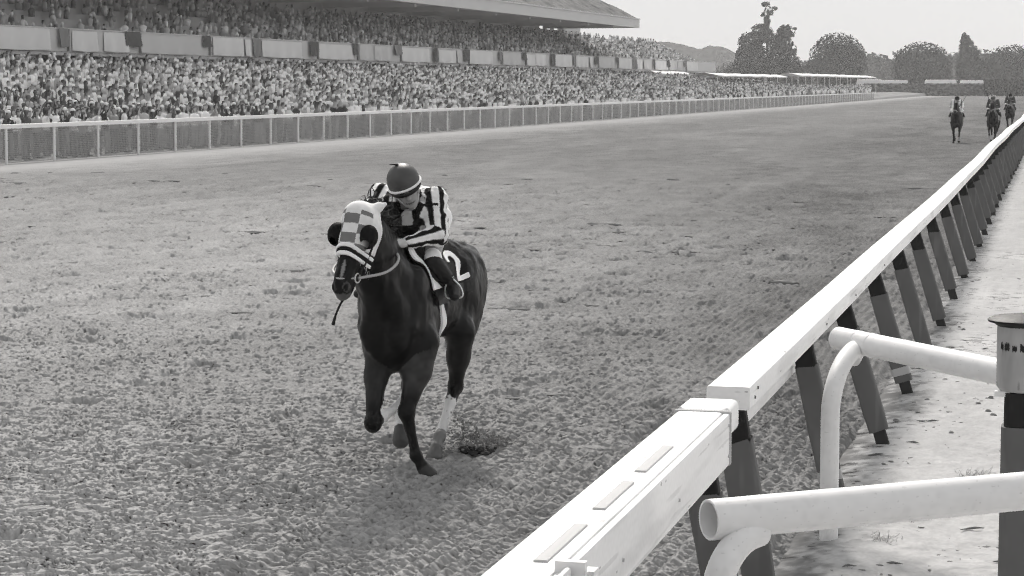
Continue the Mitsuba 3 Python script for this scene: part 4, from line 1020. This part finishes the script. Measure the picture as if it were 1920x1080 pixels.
person = thing('person', 'jockey crouched over the leading horse, in a dark helmet, striped silks and white breeches', 'person')
bm = sculpt(SKIN + ARMS + INNER, .0075, relax=2)
v = bm.vertices; q = v - JC; u, f, l = q @ JU, q @ JF, q @ JR
c = np.full(len(v), .30)
c = np.where((np.hypot(u + .089, l) < .035) & (np.abs(u + .089) < .0055) & (f > .07), .08, c)
glove = np.minimum(np.linalg.norm(v - J['lh'], axis=1), np.linalg.norm(v - J['rh'], axis=1)) < .13
c = np.where(glove, .50, c)
obj('body', at_horse(bm), 'skin', person, smooth=True, color=rgb(c * (.9 + .2 * vnoise(v * 40, 2))))
# goggles, helmet, brim, chin strap
gg = []
for s_ in (1, -1):
    gg.append(Ell(hp(.004, .082, .033 * s_), (.022, .034, .024), .008, HR))
obj('goggles', at_horse(sculpt(gg + [Cone(hp(.006, .094, .02), hp(.006, .094, -.02), .012, .012, .01)], .005)), 'black_leather', person, smooth=True)
mat('helmet_shell', proc(lambda p, n, uv: mi.Color3f(.042 + .03 * tfbm(p.x * 18, p.y * 18, p.z * 18, octaves=3))), .5, .4)
HC = hp(.048, .006, 0)
hel = sculpt([Ell(HC, (.128, .112, .118), .01, HR)], .006, cut=lambda p: -((p - HC) @ JU + .030 - .12 * ((p - HC) @ JF) * 0), relax=1)
obj('helmet', at_horse(hel), 'helmet_shell', person, smooth=50)
ring = [HC - JU * .030 + JF * .127 * math.cos(a) * 1.0 + JR * .112 * math.sin(a) for a in np.linspace(0, 2 * np.pi, 40)]
obj('helmet_band', at_horse(tube(ring, .0095, 10)), 'white_cloth', person, smooth=60)
peak = [HC - JU * (.036 + .012 * math.cos(a)) + JF * .150 * math.cos(a) + JR * .112 * math.sin(a) for a in np.linspace(-1.2, 1.2, 22)]
obj('helmet_peak', at_horse(cat_meshes([tube(peak, .008, 8), tube([p * .6 + (HC - JU * .032 + (p - HC) * .85) * .4 for p in peak], .009, 8)])), 'black_leather', person, smooth=60)
b0 = HC + JU * .119
obj('helmet_button', at_horse(sculpt([Ell(b0, (.014, .014, .008), .01)], .004)), 'black_cloth', person, smooth=True)
obj('cap_bow', at_horse(tube([b0 - JR * .0 + JU * .004, b0 - JR * .05 + JU * .015 - JF * .02], [.006, .002], 6)), 'black_cloth', person)
obj('chin_strap', at_horse(tube(spline([HC - JU * .03 - JR * .095 + JF * .05, hp(-.08, .055, -.060), hp(-.148, .064, 0), hp(-.08, .055, .060), HC - JU * .03 + JR * .095 + JF * .05], 30), .0055, 8)), 'white_leather', person, smooth=60)
# silks
SLEEVES = []
for sh, e, wr in (('ls', 'le', 'lw'), ('rs', 're', 'rw')):
    el = J[e]; SLEEVES += [Ell(J[sh] + [0, 0, .0], (.088, .080, .086), .06), Cone(J[sh], el, .092, .076, .04), Ell(el, (.074, .068, .066), .03), Cone(el, el + (J[wr] - el) * .88, .062, .040, .03)]
SILK = [Ell((.0, .01, 1.84), (.16, .185, .115), .06), Ell((-.25, 0, 1.84), (.25, .180, .12), .06), Ell((-.46, 0, 1.76), (.17, .175, .13), .06), Ell((.03, .01, 1.74), (.11, .15, .13), .05), Cone((.02, .03, 1.90), hp(-.08, -.02, 0), .075, .06, .03)] + SLEEVES
def silk_cut(p):
    q = p - JC
    neck = .075 - np.linalg.norm(np.cross(q, JU), axis=-1); face = np.minimum(-neck, 0)
    keep_head = -(q @ JU + .085)           # nothing above the collar inside the head's column
    qq = q - JF * .03; head = np.maximum(np.linalg.norm(qq - (qq @ JU)[..., None] * JU, axis=-1) - .108, -(q @ JU + .165))
    hem = (-.50 - p[..., 0]) * .8 + (1.72 - p[..., 2]) * .0
    return np.maximum(-head, np.maximum(hem, 1.60 - p[..., 2] - 1.2 * np.maximum(0, np.abs(p[..., 1]) - .10)))
sm = sculpt(SILK, .0065, cut=silk_cut, relax=2)
wr_ = (vnoise(sm.vertices * [14, 22, 26], 4) - .5) * .020 + (np.abs(2 * vnoise(sm.vertices * [20, 26, 30], 7) - 1) - .5) * .012
sm.vertices = sm.vertices + sm.vertex_normals * wr_[:, None]
v = sm.vertices
def along(a, b):
    a, b = J[a], J[b]; ab = b - a; L = np.linalg.norm(ab); t = ((v - a) @ ab) / L ** 2
    q = v - a - np.clip(t, 0, 1)[:, None] * ab; d = np.linalg.norm(q, axis=1); x = np.cross(ab / L, [1, 0, 0]); x /= np.linalg.norm(x); y = np.cross(ab / L, x)
    return t, d, np.arctan2(q @ y, q @ x)
W, K = .78, .008
tor = K + (W - K) * np.clip((.5 - np.abs(((v[:, 1] - .008) / .052) % 2 - 1)) * 5 + .5, 0, 1)                   # stripes along the back
blk = (np.abs(v[:, 1] - .055) < .036) & (v[:, 2] > 1.70) & (v[:, 2] < 1.81) & (v[:, 0] > .02)
tor = np.where((v[:, 0] > .03) & (v[:, 2] < 1.86), np.where(blk, .42, K), tor)
c = tor
best = np.full(len(v), .130)
for a, b in (('ls', 'le'), ('le', 'lw'), ('rs', 're'), ('re', 'rw')):
    t, d, ang = along(a, b); on = (d < best) & (t > -.25)
    if b in ('le', 're'): on &= (d < .118)
    st = K + (W - K) * np.clip(np.sin(ang * (6.0 if a in ('ls', 'rs') else 4.0) + (1.2 if a in ('ls', 'rs') else 1.9)) * 2.6 + .8, 0, 1)
    if a in ('ls', 'rs'): st = np.where((np.abs(t - .30) < .035) & (np.sin(ang * 1.0 + 2.4) > .2), K, st)
    c = np.where(on, st, c); best = np.where(on, d, best)
obj('silks', at_horse(sm), 'cloth_marked', person, smooth=True, color=rgb(c * (.93 + .12 * vnoise(v * 50, 5))))
BR = [Ell((-.46, 0, 1.70), (.17, .165, .125), .06)]
for a, k in (('hipl', 'lk'), ('hipr', 'rk')): BR += [Cone(J[a], J[k], .088, .050, .05), Ell(J[k], (.052, .050, .050), .03)]
for k, an in (('lk', 'la'), ('rk', 'ra')): BR += [Cone(J[k], J[k] + (J[an] - J[k]) * .12, .050, .048, .03)]
obj('breeches', at_horse(sculpt(BR, .009, relax=2)), 'white_cloth', person, smooth=True)
for k, an, to in (('lk', 'la', 'lt'), ('rk', 'ra', 'rt')):
    dk = J[an] - J[k]
    bt = [Cone(J[k] + dk * .05 + [.016, 0, -.006], J[an], .059, .045, .03), Cone(J[an], J[to], .046, .038, .02), Cone(J[an] + [-.02, 0, -.02], J[an] + [-.035, 0, -.035], .03, .024, .02), Ell(J[to] + (J[to] - J[an]) * .3, (.04, .036, .03), .02)]
    obj('boot', at_horse(sculpt(bt, .007, relax=2)), 'black_leather', person, smooth=True)
    ft = J[an] * .35 + J[to] * .65; side = np.sign(ft[1])
    iron = [ft + np.array([.0, .0, .08]), ft + np.array([-.02, .050 * side, .02]), ft + np.array([-.01, .058 * side, -.045]), ft + np.array([.0, -.045 * side, -.05]), ft + np.array([.012, -.05 * side, .03]), ft + np.array([.0, .0, .10])]
    st = thing('stirrup', 'bright stirrup iron round the jockey\'s ' + ('boot nearest the rail' if side > 0 else 'boot on the far side of the leading horse'), 'stirrup')
    obj('iron', at_horse(tube(spline(iron, 30), .0058, 8)), 'bright_metal', st, smooth=60)
    obj('leather', at_horse(tube(spline([ft + np.array([0, 0, .10]), ft * .5 + np.array([-.08, .22 * side, 1.46]) * .5, np.array([-.10, .20 * side, 1.50])], 12), .009, 6)), 'black_leather', st, smooth=60)
# ------------------------------------------------------------------ the horses far behind, each with its rider
def far_rider_prims():
    b = [Ell((.0, 0, 1.86), (.17, .19, .13), .06), Ell((-.25, 0, 1.86), (.25, .18, .12), .06), Ell((-.46, 0, 1.72), (.17, .17, .15), .06), Ell((.19, .0, 2.0), (.10, .085, .12), .02)]
    for s in (1, -1):
        b += [Cone((-.02, .19 * s, 1.94), (.09, .27 * s, 1.66), .075, .06, .03), Cone((.09, .27 * s, 1.66), (.40, .06 * s, 1.60), .055, .035, .03), Cone((-.45, .12 * s, 1.72), (.03, .24 * s, 1.47), .10, .07, .04), Cone((.03, .24 * s, 1.47), (-.13, .30 * s, 1.27), .062, .045, .03), Cone((-.13, .30 * s, 1.27), (-.03, .34 * s, 1.22), .045, .04, .03)]
    return b
LF2 = foreleg((.30, .16, .90), (.62, .13, .60), (.48, .12, .34), (.43, .12, .27), (.38, .12, .21))
RF2 = foreleg((.24, -.16, .88), (.36, -.13, .46), (.34, -.13, .15), (.36, -.13, .07), (.38, -.13, .02))
LH2 = hindleg((-.56, .19, .90), (-.86, .14, .55), (-.72, .12, .22), (-.66, .12, .13), (-.60, .12, .05))
RH2 = hindleg((-.52, -.19, .92), (-.55, -.13, .52), (-.24, -.09, .30), (-.18, -.08, .22), (-.12, -.07, .13))
far_body = sculpt(TORSO + HAUNCH + SHOULDER + NECK + HEAD + LF2 + RF2 + LH2 + RH2 + TAILBONE + EARS, .026, relax=2)
far_rider = sculpt(far_rider_prims(), .026, relax=2)
# riders: helmet and whip arm differ
def far_pair(x, y, rot, coat, silk, cap, mirror, hl, jl, hood=None, arm=0, sock=.5):
    c, s = math.cos(rot), math.sin(rot); R = np.array([[c, -s, 0, 0], [s, c, 0, 0], [0, 0, 1, 0], [0, 0, 0, 1.0]])
    M = np.array([[0, 1, 0, x], [-1, 0, 0, y], [0, 0, 1, 0], [0, 0, 0, 1.0]]) @ R
    def put(m):
        m = m.copy()
        if mirror: m.vertices = m.vertices * [1, -1, 1]; m.invert()
        m.apply_transform(M); return m
    h = thing('horse', hl, 'horse')
    v = far_body.vertices; col = coat * (.7 + .7 * vfbm(v * 7, 3, int(abs(x * 10)))); col = np.where((v[:, 2] < .30) & (v[:, 1] > -.02) & (v[:, 2] > .1), sock, col)
    if hood: col = np.where((v[:, 0] > .78) & (v[:, 2] > 1.45), hood, col)
    obj('body', put(far_body), 'coat', h, smooth=True, color=rgb(col))
    obj('saddle_cloth', put(wrap(.2, -.5, R_(-60), R_(60), .014, 6, 14)), 'white_cloth' if silk > .4 else 'black_cloth', h)
    obj('bridle', put(cat_meshes([sculpt(HEAD, .012, cut=lambda p: np.maximum(.30 - head_tw(p)[0], head_tw(p)[0] - .34), offset=.014, relax=0), tube([(.98, .0, 1.42), (.45, .08, 1.58)], .012, 6), tube([(.98, -.16, 1.42), (.45, -.08, 1.58)], .012, 6)])), 'pale_leather', h)
    roots = np.array([-1.24, 0, 1.42]) + r.normal(size=(50, 3)) * .03; tips = np.array([-1.7, .04, 1.05]) + r.normal(size=(50, 3)) * .12
    obj('tail', put(strands(roots, tips, .016, 5, .1)), 'hair_black', h)
    p = thing('person', jl, 'person')
    v = far_rider.vertices
    col = np.where(v[:, 2] > 1.90, np.where(v[:, 0] > .09, .22, silk), silk)
    col = np.where((v[:, 2] < 1.78) & (v[:, 0] < -.28) | ((v[:, 2] < 1.60) & (v[:, 0] < .06)), .65, col); col = np.where(v[:, 2] < 1.40, .02, col)
    col = np.where((v[:, 0] > .36) & (v[:, 2] < 1.7), .3, col)
    col = np.where((silk > .3) & (np.sin(v[:, 1] * 40) > .5) & (v[:, 2] > 1.60) & (np.abs(v[:, 0]) < .3), .15, col)
    obj('body', put(far_rider), 'cloth_marked', p, smooth=True, color=rgb(col))
    obj('helmet', put(sculpt([Ell((.185, 0, 2.055), (.125, .11, .105), .01), Ell((.26, 0, 2.02), (.08, .09, .016), .02)], .02)), cap, p, smooth=50)
    if arm:
        obj('raised_arm', put(sculpt([Cone((-.02, .19, 1.92), (-.10, .36, 2.10), .065, .05, .03), Cone((-.10, .36, 2.10), (-.04, .42, 2.34), .05, .035, .03), Ell((-.04, .42, 2.36), (.045, .04, .05), .02)], .02)), 'cloth_marked', p, smooth=True, color=None) if False else None
        w = thing('riding_whip', 'dark riding whip held out beside the rider of the second horse' if arm == 1 else 'dark riding whip in the raised hand of the rider nearest the rail', 'whip')
        a, b = ((.40, .06, 1.62), (.05, .46, 2.24)) if arm == 1 else ((.40, .06, 1.62), (.0, .33, 2.36))
        obj('shaft', put(tube([a, b], [.018, .010], 6)), 'black_leather', w)
far_pair(-4.98, 100.6, .05, .006, .80, 'black_cloth', False, 'dark horse running second, far behind the leader, in the middle of the track', 'rider in pale silks and a dark cap on the second horse', arm=1)
far_pair(-3.42, 103.0, -.06, .006, .06, 'helmet_shell', True, 'dark horse third in line, its legs cut off by the white rail', 'rider in dark silks on the third horse, holding a whip up', arm=2)
far_pair(-3.38, 131.0, .02, .006, .04, 'black_cloth', False, 'last dark horse, farthest away beside the white rail', 'rider in dark silks on the farthest horse')
# ------------------------------------------------------------------ clods, kicked-up dirt and litter
mat('clod_dark', proc(lambda p, n, uv: mi.Color3f(.15 + .09 * tfbm(p.x * 6, p.y * 6, p.z * 6, octaves=2))), .95, .05)
mat('weed_grey', .22, .8, .1); mat('dry_twig', .17, .8, .1)
def clods(spots, sizes, seed, flat=.6, lod=0, wide=1.0):
    r = np.random.default_rng(seed); base = trimesh.creation.icosphere(lod); nb = len(base.vertices); V, F = [], []
    for k, ((x, y, z), s) in enumerate(zip(spots, sizes)):
        v = base.vertices * (1 + .5 * (r.random((nb, 1)) - .5)) * (s * np.array([.6 + .8 * r.random(), .6 + .6 * r.random(), flat * (.7 + .6 * r.random())]))
        a = r.random() * 6.3; c, q = math.cos(a), math.sin(a); v = np.stack([c * v[:, 0] - q * v[:, 1], q * v[:, 0] + c * v[:, 1], v[:, 2]], -1) + [x, y, z]
        v = (v - [x, y, z]) * [wide, 1, 1] + [x, y, z]
        V.append(v); F.append(base.faces + nb * k)
    return trimesh.Trimesh(np.vstack(V), np.vstack(F), process=False)
r = np.random.default_rng(77)
n = 2600; y = 8.5 + 32 * r.random(n) ** 1.5; x = -1.5 - (y * .56) * r.random(n)
k = tag(obj('dirt_clods', clods(np.stack([x, y, 0 * x + .012], -1), .009 + .024 * r.random(n) ** 3, 3), 'dirt'), 'loose clods of dirt scattered over the track', 'dirt', kind='stuff')
# larger single clods
for i in range(120):
    yy = 17 + 44 * r.random(); xx = -2.2 - yy * .50 * r.random()
    k = thing('dirt_clod', 'dark turned clod of dirt lying out on the harrowed track', 'clod', 'larger dirt clods on the track')
    scene[k] = mikit.ply(clods([(xx, yy, .012)], [.035 + .075 * r.random() ** 2.5], 200 + i, .33, 1, 1.6 + 2.4 * r.random()), 'clod_dark')
# spray behind the near hind hoof
n = 1000; u = r.random(n)
hoof = np.array([HX + .112, HY + .34, .03])
sp = hoof + np.stack([.09 + .27 * u ** .8 + .04 * r.normal(size=n), .08 + .55 * u + .06 * r.normal(size=n), np.abs(.02 + .26 * (1 - u) ** 1.2 * r.random(n) * (1.2 - .4 * u) + .015 * r.normal(size=n))], -1)
tag(obj('dirt_spray', clods(sp[:640], .0035 + .009 * r.random(640) ** 2.5, 9, .9), 'dirt'), 'pale spray of dirt thrown up behind the hind hoof of the leading horse', 'dirt', kind='stuff')
tag(obj('dark_spray', clods(sp[640:], .003 + .008 * r.random(360) ** 2.5, 8, .9), 'clod_dark'), 'darker crumbs in the spray behind the hind hoof of the leading horse', 'dirt', kind='stuff')
n = 26; sp = hoof + np.stack([.12 + .26 * r.random(n) ** 1.4, .16 + .26 * r.random(n), .004 + .012 * r.random(n)], -1)
mat('dirt_dark', .035, .9, .1)  # darkest dirt tone, for the kicked heap alone
tag(obj('kicked_dirt', clods(sp, .014 + .022 * r.random(n), 10, .6, 1), 'dirt_dark'), 'dark heap of dirt kicked loose behind the leading horse', 'dirt', kind='stuff')
n = 90; c = np.array([[HX + .26, HY - .35], [HX + .112, HY + .30]])[r.integers(0, 2, n)]; a = r.random(n) * 6.3; d = .07 + .16 * r.random(n) ** 2
tag(obj('hoof_crumbs', clods(np.stack([c[:, 0] + d * np.cos(a), c[:, 1] + d * 1.4 * np.sin(a), .008 + 0 * a], -1), .008 + .016 * r.random(n), 19, .7), 'clod_dark'), 'crumbs of dirt pushed up round the hooves of the leading horse', 'dirt', kind='stuff')
# flat pale scraps and twigs on the infield and under the gate
def scrap(x, y, s, seed):
    q = np.random.default_rng(seed); n = 9; a = np.arange(n) * 2 * np.pi / n; rr = s * (.65 + .5 * q.random(n)); top = np.stack([x + rr * np.cos(a) * 1.4, y + rr * np.sin(a), .022 + .012 * q.random(n)], -1)
    v = np.vstack([top, top - [0, 0, .008], [[x, y, .042]], [[x, y, .012]]]); f = []
    for i in range(n):
        j = (i + 1) % n; f += [[i, j, 2 * n], [n + j, n + i, 2 * n + 1], [i, n + i, n + j], [i, n + j, j]]
    return trimesh.Trimesh(v, np.array(f), process=False)
mat('pale_mud', .42, .9, .1)
for i, (x, y, s) in enumerate([(-1.86, 10.55, .085), (-1.80, 9.75, .075), (-2.02, 9.35, .06), (-1.63, 10.0, .06), (-1.96, 8.75, .09), (-2.2, 9.9, .05)]):
    k = thing('mud_flake', 'pale dried flake of mud on the track under the gate rail', 'mud flake', 'pale mud flakes under the gate rail'); scene[k] = mikit.ply(scrap(x, y, s, i), 'pale_mud', smooth=30)
for i in range(55):
    yy = 8.2 + 18 * r.random() ** 1.3; xx = -1.15 + (yy * .035 + 1.0) * r.random()
    a = r.normal() * .5; L = .05 + .13 * r.random()
    p0 = np.array([xx, yy, .018]); p1 = p0 + [L * math.cos(a), L * math.sin(a), .008]
    k = thing('twig', 'thin dark twig lying on the pale sandy strip', 'twig', 'dark twigs on the sandy strip')
    scene[k] = mikit.ply(tube(spline([p0, (p0 + p1) / 2 + r.normal(size=3) * [.01, .02, .004], p1], 5), [.002, .006, .008, .005, .002], 5), 'dry_twig')
for i in range(60):
    yy = 8.2 + 20 * r.random() ** 1.3; xx = -1.2 + (yy * .035 + 1.0) * r.random()
    k = thing('pebble', 'small grey stone lying on the pale sandy strip', 'stone', 'small stones on the sandy strip')
    scene[k] = mikit.ply(clods([(xx, yy, .012)], [.010 + .018 * r.random()], 400 + i, .6, 1), 'clod_dark')
for i, (x, y) in enumerate([(-.62, 9.15), (-.98, 12.35), (-.55, 14.6)]):
    k = thing('weed', ['wispy weed tuft near the bottom of the sandy strip', 'small weed tuft by the foot of the bent white pipe leg', 'small weed tuft farther along the sandy strip'][i], 'weed')
    n = 60; ro = np.array([x, y, 0]) + r.normal(size=(n, 3)) * [.05, .05, 0]; ti = ro + np.stack([.03 * r.normal(size=n), .03 * r.normal(size=n), .015 + .04 * r.random(n)], -1)
    labels[obj('blades', strands(ro, ti, .002, 30 + i, .0), 'weed_grey', k)] = {'kind': 'stuff'}

n = 1300; y = 8 + 26 * r.random(n) ** 1.4; x = -1.38 + (.9 + y * .035) * r.random(n)
tag(obj('grit', clods(np.stack([x, y, 0 * x + .006], -1), .004 + .010 * r.random(n) ** 2, 15, .5, 0, 1.8), 'clod_dark'), 'dark grit and crumbs strewn over the sandy strip', 'grit', kind='stuff')

# ------------------------------------------------------------------ haze
scene['haze_air'] = {'type': 'homogeneous', 'albedo': .95, 'sigma_t': 0.00033}
scene['hazeless'] = {'type': 'null'}
scene['haze'] = {'type': 'cube', 'to_world': T().translate([0, 2000, 30]).scale([3600, 3100, 31.5]), 'bsdf': {'type': 'ref', 'id': 'hazeless'}, 'interior': {'type': 'ref', 'id': 'haze_air'}}
labels['haze'] = {'label': 'thin pale haze over the whole racecourse', 'kind': 'stuff'}
